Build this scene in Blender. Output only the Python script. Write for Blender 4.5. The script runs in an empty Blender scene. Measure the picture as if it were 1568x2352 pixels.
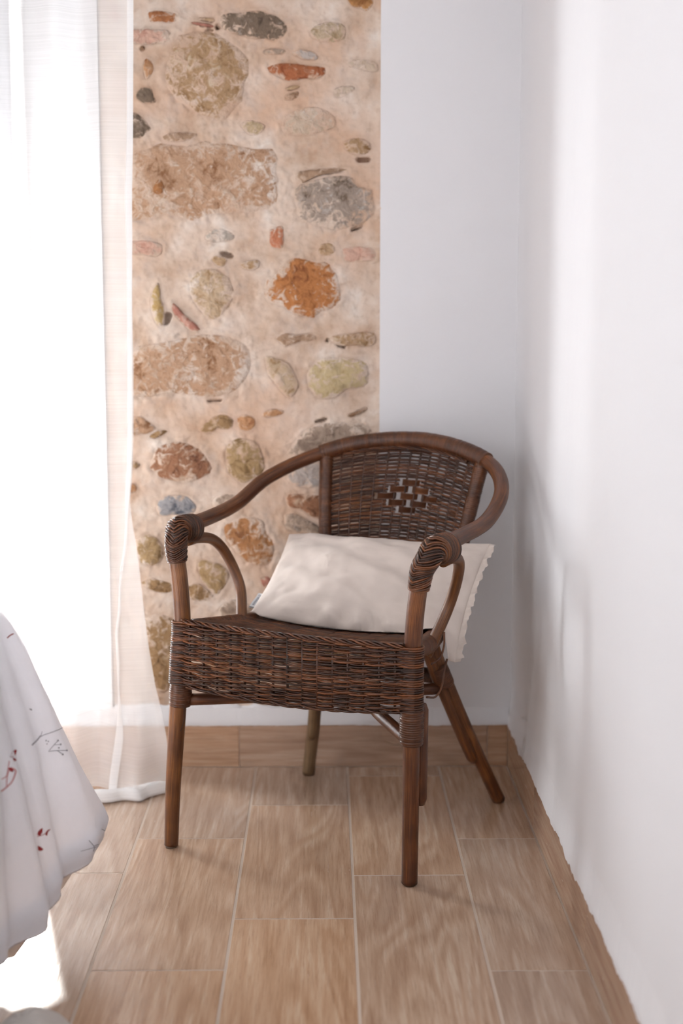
import bpy, math, random
import numpy as np
from mathutils import Vector, noise as mnoise
from mathutils.bvhtree import BVHTree

R = math.radians
scene = bpy.context.scene
COL = scene.collection

# ------------------------------------------------------------------ camera
CAM_H = 1.10
PITCH, YAW = 7.945872, 0.642639            # degrees: looking down / to the right
cam = bpy.data.cameras.new('camera')
cam.sensor_fit = 'VERTICAL'
cam.sensor_height = 36.0
cam.sensor_width = 24.0
cam.lens = 3267.0 * 36.0 / 2352.0
cam.clip_start = 0.05
cam.dof.use_dof = True
cam.dof.focus_distance = 2.78
cam.dof.aperture_fstop = 2.2
camera = bpy.data.objects.new('camera', cam)
camera.location = (0, 0, CAM_H)
camera.rotation_euler = (R(90 - PITCH), 0, R(-YAW))
COL.objects.link(camera)
scene.camera = camera

# ------------------------------------------------------------------ light, exposure
scene.view_settings.view_transform = 'Standard'
scene.view_settings.look = 'None'
scene.view_settings.gamma = 1.0
scene.view_settings.use_curve_mapping = False
scene.view_settings.exposure = 0.25
cyc = scene.cycles                        # light paths long enough for a white room, not longer
cyc.max_bounces = 5; cyc.diffuse_bounces = 3; cyc.glossy_bounces = 2; cyc.transmission_bounces = 4; cyc.transparent_max_bounces = 8
cyc.caustics_reflective = False; cyc.caustics_refractive = False
cyc.use_adaptive_sampling = True; cyc.adaptive_threshold = 0.1; cyc.adaptive_min_samples = 12

world = bpy.data.worlds.new('daylight')
scene.world = world
world.use_nodes = True
world.node_tree.nodes['Background'].inputs['Color'].default_value = (0.985, 0.98, 1.0, 1)
world.node_tree.nodes['Background'].inputs['Strength'].default_value = 1.6

def area(name, loc, target, sx, sy, power, color):
    l = bpy.data.lights.new(name, 'AREA')
    l.shape = 'RECTANGLE'; l.size = sx; l.size_y = sy; l.energy = power; l.color = color
    o = bpy.data.objects.new(name, l); COL.objects.link(o)
    o.location = loc
    o.rotation_euler = (Vector(target) - Vector(loc)).to_track_quat('-Z', 'Y').to_euler()
    return o
# daylight entering by the low window behind the curtain (a sunlit terrace outside)
area('window_daylight', (-1.76, 4.20, 0.92), (-0.20, 2.94, 0.80), 0.46, 1.20, 62.0, (0.955, 0.975, 1.0))
# low sun slanting in by the same window
sun = bpy.data.lights.new('sun', 'SUN'); sun.energy = 32.0; sun.angle = R(3.0); sun.color = (1.0, 0.97, 0.93)
sun_o = bpy.data.objects.new('sun', sun); COL.objects.link(sun_o); sun_o.location = (-2.0, 8.0, 3.5)
sun_o.rotation_euler = Vector((0.25, -1.0, -0.35)).to_track_quat('-Z', 'Y').to_euler()
# added soft fill light, shining in by an invented opening in the left wall
area('side_fill_light', (-2.46, 0.55, 1.62), (0.2, 2.6, 1.2), 1.30, 1.25, 12.5, (1.0, 0.985, 0.985))

# ------------------------------------------------------------------ helpers
def lin(c):
    out = []
    for x in c:
        x = x / 255.0
        out.append(x / 12.92 if x <= 0.04045 else ((x + 0.055) / 1.055) ** 2.4)
    return (out[0], out[1], out[2], 1.0)

class NT:
    def __init__(self, name):
        self.m = bpy.data.materials.new(name); self.m.use_nodes = True
        self.t = self.m.node_tree; self.t.nodes.clear()
        self.out = self.t.nodes.new('ShaderNodeOutputMaterial')
    def n(self, typ, ins=None, **props):
        nd = self.t.nodes.new(typ)
        for k, v in props.items(): setattr(nd, k, v)
        if ins:
            for k, v in ins.items():
                s = nd.inputs[k]
                if isinstance(v, bpy.types.NodeSocket): self.t.links.new(v, s)
                else: s.default_value = v
        return nd
    def ramp(self, fac, stops, interp='LINEAR'):
        nd = self.t.nodes.new('ShaderNodeValToRGB')
        cr = nd.color_ramp; cr.interpolation = interp
        while len(cr.elements) < len(stops): cr.elements.new(0.5)
        for e, (p, c) in zip(cr.elements, stops):
            e.position = p
            e.color = c if len(c) == 4 else (c[0], c[1], c[2], 1)
        self.t.links.new(fac, nd.inputs['Fac'])
        return nd.outputs['Color']
    def mix(self, fac, a, b, mode='MIX'):
        nd = self.t.nodes.new('ShaderNodeMix'); nd.data_type = 'RGBA'; nd.blend_type = mode
        for idx, v in ((0, fac), (6, a), (7, b)):
            if isinstance(v, bpy.types.NodeSocket): self.t.links.new(v, nd.inputs[idx])
            else: nd.inputs[idx].default_value = v
        return nd.outputs[2]
    def math(self, op, a, b=0.0, c=0.0, clamp=False):
        nd = self.t.nodes.new('ShaderNodeMath'); nd.operation = op; nd.use_clamp = clamp
        for i, v in enumerate((a, b, c)):
            if isinstance(v, bpy.types.NodeSocket): self.t.links.new(v, nd.inputs[i])
            else: nd.inputs[i].default_value = v
        return nd.outputs[0]
    def coords(self, kind='Object', scale=(1, 1, 1), loc=(0, 0, 0), rot=(0, 0, 0)):
        tc = self.n('ShaderNodeTexCoord')
        mp = self.n('ShaderNodeMapping', {'Vector': tc.outputs[kind], 'Scale': scale, 'Location': loc, 'Rotation': rot})
        return mp.outputs[0]
    def noise(self, vec, scale, detail=4.0, rough=0.55, dist=0.0, w=None):
        nd = self.n('ShaderNodeTexNoise', {'Scale': scale, 'Detail': detail, 'Roughness': rough, 'Distortion': dist})
        if w is not None:
            nd.noise_dimensions = '4D'
            if isinstance(w, bpy.types.NodeSocket): self.t.links.new(w, nd.inputs['W'])
            else: nd.inputs['W'].default_value = w
        self.t.links.new(vec, nd.inputs['Vector'])
        return nd.outputs['Fac']
    def bump(self, h, strength, dist=0.01, normal=None):
        ins = {'Height': h, 'Strength': strength, 'Distance': dist}
        if normal is not None: ins['Normal'] = normal
        return self.n('ShaderNodeBump', ins).outputs[0]
    def bumps(self, *hs):
        """one bump from several heights, amplitudes in metres"""
        acc = None
        for h, a in hs:
            m = self.math('MULTIPLY', h, a)
            acc = m if acc is None else self.math('ADD', acc, m)
        return self.bump(acc, 1.0, 1.0)
    def bsdf(self, color, rough=0.5, normal=None, **kw):
        ins = {'Base Color': color, 'Roughness': rough}
        if normal is not None: ins['Normal'] = normal
        ins.update(kw)
        b = self.n('ShaderNodeBsdfPrincipled', ins)
        return b.outputs[0]
    def done(self, sh):
        self.t.links.new(sh, self.out.inputs['Surface']); return self.m

class MB:
    """collects geometry of ONE mesh"""
    def __init__(self):
        self.v = []; self.f = []; self.uv = []; self.at = []; self.nv = 0
    def add(self, V, F, UV=None, at=0.0):
        V = np.asarray(V, float)
        self.v.append(V)
        o = self.nv
        self.f += [tuple(int(i) + o for i in q) for q in F]
        self.uv.append(np.zeros((len(V), 2)) if UV is None else np.asarray(UV, float))
        self.at.append(np.broadcast_to(np.asarray(at, float), (len(V),)))
        self.nv += len(V)
        return self
    def build(self, name, mat, parent=None, smooth=True, loc=None):
        V = np.vstack(self.v)
        me = bpy.data.meshes.new(name)
        me.from_pydata(V.tolist(), [], self.f)
        UV = np.vstack(self.uv)
        li = np.zeros(len(me.loops), dtype=np.int32); me.loops.foreach_get('vertex_index', li)
        ul = me.uv_layers.new(name='UVMap'); ul.data.foreach_set('uv', UV[li].astype(np.float32).ravel())
        a = me.attributes.new('rnd', 'FLOAT', 'POINT'); a.data.foreach_set('value', np.concatenate(self.at).astype(np.float32))
        if smooth: me.polygons.foreach_set('use_smooth', [True] * len(me.polygons))
        if mat: me.materials.append(mat)
        me.update()
        o = bpy.data.objects.new(name, me); COL.objects.link(o)
        if parent: o.parent = parent
        if loc: o.location = loc
        return o

def tag(o, label=None, cat=None, group=None, kind=None):
    if label: o['label'] = label
    if cat: o['category'] = cat
    if group: o['group'] = group
    if kind: o['kind'] = kind
    return o
def empty(name, loc=(0, 0, 0), rz=0.0):
    o = bpy.data.objects.new(name, None); COL.objects.link(o)
    o.location = loc; o.rotation_euler = (0, 0, rz); o.empty_display_size = 0.05
    return o

def crspline(P, n=10):
    P = np.asarray(P, float)
    P = np.vstack([2 * P[0] - P[1], P, 2 * P[-1] - P[-2]])
    out = []
    for i in range(1, len(P) - 2):
        a, b, c, d = P[i - 1:i + 3]
        for t in np.linspace(0, 1, n, endpoint=False):
            out.append(.5 * (2 * b + (c - a) * t + (2 * a - 5 * b + 4 * c - d) * t * t + (-a + 3 * b - 3 * c + d) * t ** 3))
    out.append(P[-2])
    return np.array(out)
def resample(P, step):
    P = np.asarray(P, float)
    s = np.concatenate([[0], np.cumsum(np.linalg.norm(np.diff(P, axis=0), axis=1))])
    n = max(2, int(round(s[-1] / step)) + 1)
    q = np.linspace(0, s[-1], n)
    return np.stack([np.interp(q, s, P[:, k]) for k in range(P.shape[1])], 1)
def frames(P, up=None):
    P = np.asarray(P, float); N = len(P)
    T = np.zeros_like(P); T[1:-1] = P[2:] - P[:-2]; T[0] = P[1] - P[0]; T[-1] = P[-1] - P[-2]
    T /= np.linalg.norm(T, axis=1)[:, None] + 1e-12
    if up is None: up = np.array([0, 0, 1.0]) if abs(T[0][2]) < .9 else np.array([0, -1.0, 0])
    A = np.zeros_like(P); a = up - T[0] * (up @ T[0]); A[0] = a / np.linalg.norm(a)
    for i in range(1, N):
        a = A[i - 1] - T[i] * (A[i - 1] @ T[i]); A[i] = a / np.linalg.norm(a)
    return T, A, np.cross(T, A)
def tube(mb, P, r, n=10, cap=True, at=0.0, flat=1.0, up=None):
    """sweep a round (or flattened) section along P"""
    P = np.asarray(P, float); N = len(P)
    r = np.broadcast_to(np.asarray(r, float), (N,))
    T, A, B = frames(P, up)
    th = np.linspace(0, 2 * math.pi, n, endpoint=False)
    V = P[:, None, :] + r[:, None, None] * (np.cos(th)[None, :, None] * A[:, None, :] * flat + np.sin(th)[None, :, None] * B[:, None, :])
    s = np.concatenate([[0], np.cumsum(np.linalg.norm(np.diff(P, axis=0), axis=1))])
    UV = np.stack(np.broadcast_arrays(np.minimum(th, 2 * math.pi - th)[None, :] / math.pi, s[:, None]), -1).reshape(-1, 2)
    F = []
    for i in range(N - 1):
        for j in range(n):
            k = (j + 1) % n
            F.append((i * n + j, i * n + k, (i + 1) * n + k, (i + 1) * n + j))
    if cap:
        F.append(tuple(range(n))[::-1]); F.append(tuple((N - 1) * n + j for j in range(n)))
    mb.add(V.reshape(-1, 3), F, UV, at)
    return mb
def roundcap(P, r, rc=0.4):
    """radii that round off both ends of a cane"""
    P = np.asarray(P); s = np.concatenate([[0], np.cumsum(np.linalg.norm(np.diff(P, axis=0), axis=1))])
    d = np.minimum(s, s[-1] - s) / (r * rc)
    return r * np.where(d < 1, np.sqrt(np.clip(1 - (1 - d) ** 2, 0.0, 1)) * .35 + .65, 1)
def wrapped(mb, P, r, pitch=.0042, depth=.0007, n=12, at=0.0, up=None):
    """a tube bound in thin strands: ridges all along it"""
    Q = resample(P, pitch / 4)
    rr = np.interp(np.linspace(0, 1, len(Q)), np.linspace(0, 1, len(np.atleast_1d(r))), np.atleast_1d(r)) if np.ndim(r) else np.full(len(Q), r)
    k = np.arange(len(Q))
    rad = rr + depth * np.abs(np.sin(k * math.pi / 4)) - depth * .5
    ring = (k // 4)
    rnd = np.random.RandomState(5).rand(ring.max() + 2)[ring]
    rad = rad + depth * .8 * (rnd - .5)
    return tube(mb, Q, rad, n, True, np.repeat(.38 + .24 * rnd, n), up=up)
def box(mb, x0, x1, y0, y1, z0, z1, bev=0.0, at=0.0):
    if bev <= 0:
        V = [(x, y, z) for x in (x0, x1) for y in (y0, y1) for z in (z0, z1)]
        F = [(0, 1, 3, 2), (4, 6, 7, 5), (0, 4, 5, 1), (2, 3, 7, 6), (0, 2, 6, 4), (1, 5, 7, 3)]
        return mb.add(V, F, at=at)
    V = []; cx = (x0, x1); cy = (y0, y1); cz = (z0, z1); idx = {}
    for i in (0, 1):
        for j in (0, 1):
            for k in (0, 1):
                sx, sy, sz = (1 - 2 * i) * bev, (1 - 2 * j) * bev, (1 - 2 * k) * bev
                idx[i, j, k, 0] = len(V); V.append((cx[i], cy[j] + sy, cz[k] + sz))
                idx[i, j, k, 1] = len(V); V.append((cx[i] + sx, cy[j], cz[k] + sz))
                idx[i, j, k, 2] = len(V); V.append((cx[i] + sx, cy[j] + sy, cz[k]))
    F = []
    for s in (0, 1):
        F.append([idx[s, a, b, 0] for a, b in ((0, 0), (0, 1), (1, 1), (1, 0))][::1 if s == 0 else -1])
        F.append([idx[a, s, b, 1] for a, b in ((0, 0), (1, 0), (1, 1), (0, 1))][::1 if s == 0 else -1])
        F.append([idx[a, b, s, 2] for a, b in ((0, 0), (0, 1), (1, 1), (1, 0))][::1 if s == 0 else -1])
    for a in (0, 1):
        for b in (0, 1):
            F.append([idx[a, b, 0, 0], idx[a, b, 1, 0], idx[a, b, 1, 1], idx[a, b, 0, 1]][::1 if a == b else -1])
            F.append([idx[a, 0, b, 0], idx[a, 0, b, 2], idx[a, 1, b, 2], idx[a, 1, b, 0]][::1 if a == b else -1])
            F.append([idx[0, a, b, 1], idx[1, a, b, 1], idx[1, a, b, 2], idx[0, a, b, 2]][::1 if a == b else -1])
    for i in (0, 1):
        for j in (0, 1):
            for k in (0, 1):
                F.append([idx[i, j, k, q] for q in ((0, 1, 2) if (i + j + k) % 2 == 0 else (0, 2, 1))])
    return mb.add(V, F, at=at)
def grid(mb, V, UV=None, at=0.0, flip=False):
    """V: (n, m, 3) lattice"""
    n, m = V.shape[:2]
    F = []
    for i in range(n - 1):
        for j in range(m - 1):
            q = (i * m + j, i * m + j + 1, (i + 1) * m + j + 1, (i + 1) * m + j)
            F.append(q[::-1] if flip else q)
    mb.add(V.reshape(-1, 3), F, None if UV is None else UV.reshape(-1, 2), at if np.ndim(at) == 0 else np.asarray(at).ravel())
    return mb
def fbm(x, y, z, oct=4):
    return mnoise.fractal(Vector((x, y, z)), 1.0, 2.0, oct)
def smooth01(x):
    x = np.clip(x, 0, 1); return x * x * (3 - 2 * x)

# camera ray: used only to read where things stood from the survey of the photograph
_p, _y = R(PITCH), R(YAW)
FW = np.array([math.sin(_y) * math.cos(_p), math.cos(_y) * math.cos(_p), -math.sin(_p)])
RT = np.array([math.cos(_y), -math.sin(_y), 0.0]); UP = np.cross(RT, FW); CC = np.array([0, 0, CAM_H])
def ray(px, py): return FW + RT * (px - 784.0) / 3267.0 - UP * (py - 1176.0) / 3267.0
def ony(px, py, Y): d = ray(px, py); return CC + d * (Y / d[1])
def onx(px, py, X): d = ray(px, py); return CC + d * (X / d[0])
def onz(px, py, Z=0.0): d = ray(px, py); return CC + d * ((Z - CAM_H) / d[2])

WALL_Y, WALL_X = 3.375, 0.451          # plaster faces of the back and the right wall
BASE_Y, BASE_X = 3.366, 0.4445         # faces of the skirting tiles
CEIL, LEFT_X, NEAR_Y = 2.55, -2.35, -1.6
STONE_X0, STONE_X1, STONE_Z0 = -0.50, 0.128, 0.150
JAMB_X = -0.52

# ------------------------------------------------------------------ materials
def mat_plaster(name, c=(227, 226, 229)):
    t = NT(name); v = t.coords()
    n1 = t.noise(v, 5.0, 3, .42)
    return t.done(t.bsdf(lin(c), .78, t.bumps((n1, .0055))))
M_PLASTER = mat_plaster('white_plaster')
M_CEIL = mat_plaster('ceiling_paint', (232, 230, 228))

def mat_tile(name='wood_look_tile', axis='Y', tint=(1, 1, 1)):
    t = NT(name)
    tc = t.n('ShaderNodeTexCoord'); oi = t.n('ShaderNodeObjectInfo')
    w = t.math('MULTIPLY', oi.outputs['Random'], 37.0)
    cx = t.n('ShaderNodeCombineXYZ', {0: w, 1: w, 2: 0.0}).outputs[0]
    off = t.n('ShaderNodeVectorMath', {0: tc.outputs['Object'], 1: cx}, operation='ADD').outputs[0]
    sc_grain = (60, 3.0, 60) if axis == 'Y' else ((3.0, 60, 60) if axis == 'X' else (60, 60, 3))
    sc_big = (9.0, 1.15, 9.0) if axis == 'Y' else (1.15, 9.0, 9.0)
    g = t.noise(t.n('ShaderNodeMapping', {'Vector': off, 'Scale': sc_grain}).outputs[0], 1.6, 4, .65, 0.0)
    big = t.noise(t.n('ShaderNodeMapping', {'Vector': off, 'Scale': sc_big}).outputs[0], 1.0, 1, .5, .6)
    # cathedral figure: soft bands and a few thin veins along the contours of a slow noise
    wob = t.math('ADD', big, t.math('MULTIPLY', g, .06))
    band = t.math('ADD', t.math('MULTIPLY', t.math('SINE', t.math('MULTIPLY', wob, 60.0)), .5), .5)
    rings2 = t.math('POWER', t.math('ABSOLUTE', t.math('SINE', t.math('MULTIPLY', wob, 21.0))), 40.0)
    fine = t.noise(t.n('ShaderNodeMapping', {'Vector': off, 'Scale': sc_grain}).outputs[0], 4.0, 3, .7, 0.0)
    base = t.ramp(t.math('ADD', t.math('MULTIPLY', g, .62), t.math('ADD', t.math('MULTIPLY', big, .26), t.math('MULTIPLY', band, .12))),
                  [(.26, lin((164, 127, 101))), (.44, lin((186, 152, 125))), (.56, lin((199, 168, 142))), (.74, lin((218, 195, 172)))])
    base = t.mix(t.math('MULTIPLY', rings2, .15), base, lin((210, 188, 165)))
    base = t.mix(t.math('MULTIPLY', t.math('SUBTRACT', fine, .5, 0, True), 1.7), base, lin((134, 98, 74)))
    hv = t.n('ShaderNodeHueSaturation', {'Hue': .5, 'Saturation': t.math('ADD', t.math('MULTIPLY', oi.outputs['Random'], .25), .86),
             'Value': t.math('ADD', t.math('MULTIPLY', oi.outputs['Random'], .16), .90), 'Color': base}).outputs[0]
    if tint != (1, 1, 1): hv = t.mix(1.0, hv, tint + (1,), 'MULTIPLY')
    h = t.math('ADD', t.math('MULTIPLY', fine, .6), t.math('MULTIPLY', rings2, .25))
    rough = t.math('ADD', t.math('MULTIPLY', fine, .12), .19)
    return t.done(t.bsdf(hv, rough, t.bump(h, .30, .0010), **{'Specular IOR Level': .8}))
M_TILE = mat_tile()
M_SKIRT_X = mat_tile('skirting_tile_back', 'X', (.86, .80, .77))
M_SKIRT_Y = mat_tile('skirting_tile_side', 'Y', (.86, .80, .77))

def simple(name, c, rough=.6, bump=0.0, bscale=60.0, var=0.0, **kw):
    t = NT(name); v = t.coords()
    col = lin(c); nb = None
    if var:
        n = t.noise(v, bscale * .3, 4)
        col = t.mix(n, lin(tuple(max(0, x - var) for x in c)), lin(tuple(min(255, x + var) for x in c)))
    if bump: nb = t.bump(t.noise(v, bscale, 5), bump, .003)
    return t.done(t.bsdf(col, rough, nb, **kw))
M_GROUT = simple('grout', (196, 178, 162), .85, .3, 300)

MORTAR = (205, 182, 163)
def mortar_color(t, v):
    a = t.noise(v, 11, 4, .62); b = t.noise(v, 52, 4, .65); c = t.noise(v, 4.2, 2, .6, .8); d = t.noise(v, 20, 3, .6)
    col = t.ramp(a, [(.30, lin((184, 154, 131))), (.46, lin((204, 181, 162))), (.58, lin((213, 194, 178))), (.70, lin((222, 210, 199)))])
    col = t.mix(t.math('MULTIPLY', t.math('SUBTRACT', c, .50, 0, True), 3.0), col, lin((201, 163, 136)))
    col = t.mix(t.math('MULTIPLY', t.math('SUBTRACT', d, .56, 0, True), 3.2), col, lin((190, 172, 160)))
    return t.mix(t.math('MULTIPLY', t.math('SUBTRACT', b, .55, 0, True), 2.4), col, lin((166, 137, 115))), a, b
def mat_mortar():
    t = NT('lime_mortar'); v = t.coords()
    col, a, b = mortar_color(t, v)
    f = t.noise(v, 160, 2)
    nb = t.bumps((a, .004), (b, .00105), (f, .00025))
    return t.done(t.bsdf(col, .92, nb))
M_MORTAR = mat_mortar()
M_REVEAL = simple('grey_render', (172, 170, 171), .85, .3, 60)
def mat_stone(name, c1, c2, c3, smear=.45, scale=1.0):
    """c1 main, c2 dark patches, c3 light patches; smear = how much mortar is left on it"""
    t = NT('stone_' + name); v = t.coords()
    n1 = t.noise(v, 38 * scale, 5, .66, .9); n2 = t.noise(v, 90 * scale, 3, .65); n3 = t.noise(v, 46, 4, .68, 1.0)
    n0 = t.noise(v, 13, 2, .6)
    n1 = t.math('ADD', t.math('MULTIPLY', n1, .58), t.math('MULTIPLY', n0, .42))
    col = t.ramp(n1, [(.38, lin(c2)), (.47, lin(c1)), (.55, lin(c1)), (.63, lin(c3))])
    col = t.mix(t.math('MULTIPLY', t.math('SUBTRACT', n2, .54, 0, True), 2.4), col, lin(c2))
    mcol, _, _ = mortar_color(t, v)
    e = t.n('ShaderNodeAttribute', attribute_name='rnd').outputs['Fac']        # 0 centre .. 1 rim
    k = t.math('ADD', t.math('MULTIPLY', t.math('POWER', e, 5.0), 1.2), smear - .5)
    k = t.math('ADD', k, t.math('ADD', t.math('MULTIPLY', t.math('SUBTRACT', n3, .5), 5.2), t.math('MULTIPLY', t.math('SUBTRACT', n0, .5), 2.0)))
    k = t.math('MULTIPLY', k, 1.6, 0, True)
    col = t.mix(k, col, mcol)
    nb = t.bumps((n1, .0108), (n3, .003), (n2, .0024))
    return t.done(t.bsdf(col, .88, nb))
ST = {
 'terracotta': ((170, 112, 72), (140, 84, 50), (196, 150, 112), .25),
 'pink': ((204, 166, 148), (188, 142, 124), (214, 186, 170), .40),
 'pinkred': ((178, 122, 106), (150, 98, 84), (206, 168, 152), .12),
 'orangepale': ((188, 142, 104), (164, 106, 66), (206, 176, 150), .30),
 'darkgrey': ((122, 104, 88), (92, 77, 64), (160, 148, 138), .12),
 'ochre': ((172, 140, 106), (138, 104, 68), (204, 184, 160), .46),
 'ochredark': ((158, 126, 90), (118, 88, 56), (190, 164, 134), .30),
 'ochreorange': ((180, 130, 80), (140, 92, 50), (200, 168, 128), .22),
 'palegrey': ((184, 164, 138), (160, 136, 104), (204, 188, 170), .40),
 'greybrown': ((164, 144, 128), (132, 112, 98), (192, 180, 172), .35),
 'paleblue': ((184, 172, 164), (158, 142, 132), (202, 194, 190), .35),
 'red': ((168, 102, 66), (134, 70, 38), (200, 148, 118), .22),
 'brown': ((146, 112, 86), (110, 82, 60), (178, 150, 128), .2),
 'brownpale': ((166, 136, 112), (140, 110, 88), (190, 164, 144), .25),
 'pale': ((198, 178, 158), (180, 156, 132), (214, 202, 190), .70),
 'olive': ((168, 140, 102), (130, 102, 66), (198, 178, 150), .30),
 'olivepale': ((184, 162, 130), (160, 136, 102), (204, 186, 162), .46),
 'warmtan': ((184, 148, 120), (140, 98, 66), (206, 186, 168), .34),
 'orangedark': ((160, 108, 66), (110, 76, 52), (188, 138, 92), .05),
 'greymix': ((160, 144, 132), (104, 86, 70), (190, 182, 176), .26),
 'greypale': ((176, 164, 152), (152, 138, 126), (196, 188, 180), .38),
 'redorange': ((190, 122, 90), (158, 92, 70), (204, 164, 142), .15),
 'tan': ((186, 156, 124), (150, 116, 84), (206, 184, 160), .35),
 'yellowochre': ((186, 156, 104), (160, 120, 60), (206, 188, 156), .34),
 'paleochre': ((192, 168, 140), (164, 132, 96), (210, 196, 178), .52),
 'orange': ((182, 120, 70), (132, 78, 42), (206, 158, 116), .13),
 'greenochre': ((192, 172, 134), (166, 142, 98), (210, 194, 166), .40),
 'redbrown': ((156, 110, 82), (112, 72, 52), (198, 166, 140), .26),
 'bluegrey': ((160, 158, 160), (88, 92, 102), (192, 190, 188), .10),
 'orangebrown': ((172, 122, 80), (136, 90, 56), (194, 164, 138), .30),
}
M_STONE = {k: mat_stone(k, *v) for k, v in ST.items()}

def mat_cane(name, dark, mid, light, rough=.36, gscale=1.0):
    t = NT(name); uv = t.n('ShaderNodeUVMap').outputs[0]
    at = t.n('ShaderNodeAttribute', attribute_name='rnd').outputs['Fac']
    mp = t.n('ShaderNodeMapping', {'Vector': uv, 'Scale': (7 * gscale, 9, 1)}).outputs[0]
    fb = t.noise(t.n('ShaderNodeMapping', {'Vector': uv, 'Scale': (34 * gscale, 14, 1)}).outputs[0], 1.0, 3, .6, 0.0, at)
    big = t.noise(mp, .9, 1, .5, 0.0, at)
    obj = t.noise(t.coords(), 16, 2)
    k = t.math('ADD', t.math('MULTIPLY', fb, .5), t.math('ADD', t.math('MULTIPLY', big, .25), t.math('MULTIPLY', obj, .25)))
    col = t.ramp(k, [(.34, lin(dark)), (.50, lin(mid)), (.66, lin(light))])
    return t.done(t.bsdf(col, t.math('ADD', t.math('MULTIPLY', fb, .2), rough - .1), t.bump(fb, .25, .0015), **{'Specular IOR Level': .5}))
M_CANE = mat_cane('varnished_cane', (50, 26, 15), (92, 52, 30), (146, 90, 50))
M_CANE2 = mat_cane('worn_cane', (54, 31, 19), (104, 63, 35), (156, 102, 56), .34)
M_CANE_OLD = mat_cane('dull_cane', (84, 66, 48), (128, 104, 78), (160, 136, 106), .5)
def mat_strand(name, dark, mid, light, rough=.38):
    t = NT(name); v = t.coords()
    at = t.n('ShaderNodeAttribute', attribute_name='rnd').outputs['Fac']
    a = t.noise(v, 26, 2); b = t.noise(v, 150, 1)
    k = t.math('ADD', t.math('MULTIPLY', at, .42), t.math('ADD', t.math('MULTIPLY', a, .36), t.math('MULTIPLY', b, .22)))
    col = t.ramp(k, [(.25, lin(dark)), (.50, lin(mid)), (.78, lin(light))])
    return t.done(t.bsdf(col, rough, t.bump(b, .2, .0008), **{'Specular IOR Level': .5}))
M_WEAVE = mat_strand('wicker_strand', (36, 19, 12), (74, 41, 24), (128, 76, 42), .36)
M_BIND = mat_strand('binding_strand', (44, 24, 14), (84, 48, 28), (134, 82, 48), .32)

def mat_fabric(name, c, weave=900.0, bump=.15, sheen=.2, trans=0.0, var=6):
    t = NT(name); v = t.coords()
    n = t.noise(v, 26, 2); w1 = t.noise(t.n('ShaderNodeMapping', {'Vector': v, 'Scale': (1, 1, .12)}).outputs[0], weave, 2)
    w2 = t.noise(t.n('ShaderNodeMapping', {'Vector': v, 'Scale': (.12, .12, 1)}).outputs[0], weave, 2)
    wv = t.math('ADD', w1, w2)
    col = t.mix(n, lin(tuple(x - var for x in c)), lin(tuple(min(255, x + var) for x in c)))
    sh = t.bsdf(col, .9, t.bumps((n, .0010), (wv, bump * .0006)), **{'Sheen Weight': sheen, 'Specular IOR Level': .2})
    if trans:
        tr = t.n('ShaderNodeBsdfTranslucent', {'Color': col}).outputs[0]
        sh = t.n('ShaderNodeMixShader', {0: trans, 1: sh, 2: tr}).outputs[0]
    return t.done(sh)
M_LINEN = mat_fabric('cushion_linen', (216, 203, 194), 700, .2)
M_DUVET = mat_fabric('duvet_cotton', (244, 244, 250), 1200, .08, .1, .28, 3)
M_LINING = mat_fabric('duvet_lining', (214, 202, 194), 1200, .1, .1, .15)
M_THROW = mat_fabric('grey_throw', (196, 190, 184), 500, .3)
M_TAGCLOTH = mat_fabric('tag_cloth', (222, 222, 224), 900, .1)
M_INK_GREY = simple('grey_ink', (152, 150, 158), .9)
M_INK_DARK = simple('dark_thread', (58, 46, 44), .8)
M_INK_TAG = simple('tag_ink', (140, 142, 152), .9)
M_INK_RED = simple('red_ink', (146, 42, 44), .9)
M_INK_PINK = simple('faded_pink_ink', (196, 140, 142), .9)
M_FRAME = simple('window_paint', (150, 150, 156), .5)
M_WOOD_DARK = simple('bed_wood', (110, 82, 60), .5, .2, 40, 12)
M_MATTRESS = mat_fabric('mattress_ticking', (222, 218, 212), 600)

def mat_curtain(name, transp, c=(244, 243, 243)):
    t = NT(name); v = t.coords()
    slub = t.noise(t.n('ShaderNodeMapping', {'Vector': v, 'Scale': (2.2, 2.2, 620)}).outputs[0], 1.0, 4, .7)
    wv = t.noise(t.n('ShaderNodeMapping', {'Vector': v, 'Scale': (900, 900, 30)}).outputs[0], 1.0, 2)
    col = lin(c)
    dif = t.n('ShaderNodeBsdfDiffuse', {'Color': col}).outputs[0]
    trl = t.n('ShaderNodeBsdfTranslucent', {'Color': col}).outputs[0]
    cloth = t.n('ShaderNodeMixShader', {0: .22, 1: dif, 2: trl}).outputs[0]
    clear = t.n('ShaderNodeBsdfTransparent', {'Color': (1, 1, 1, 1)}).outputs[0]
    k = t.math('ADD', t.math('MULTIPLY', t.math('SUBTRACT', slub, .5), .3), transp, 0, True)
    return t.done(t.n('ShaderNodeMixShader', {0: k, 1: cloth, 2: clear}).outputs[0])
M_SHEER = mat_curtain('sheer_voile', .46)
M_SHEER2 = mat_curtain('sheer_voile_double', .12)
def mat_glass():
    t = NT('window_glass')
    a = t.n('ShaderNodeBsdfTransparent', {'Color': (.96, .97, .97, 1)}).outputs[0]
    g = t.n('ShaderNodeBsdfGlossy', {'Roughness': .02}).outputs[0]
    return t.done(t.n('ShaderNodeMixShader', {0: .05, 1: a, 2: g}).outputs[0])
M_GLASS = mat_glass()
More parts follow.
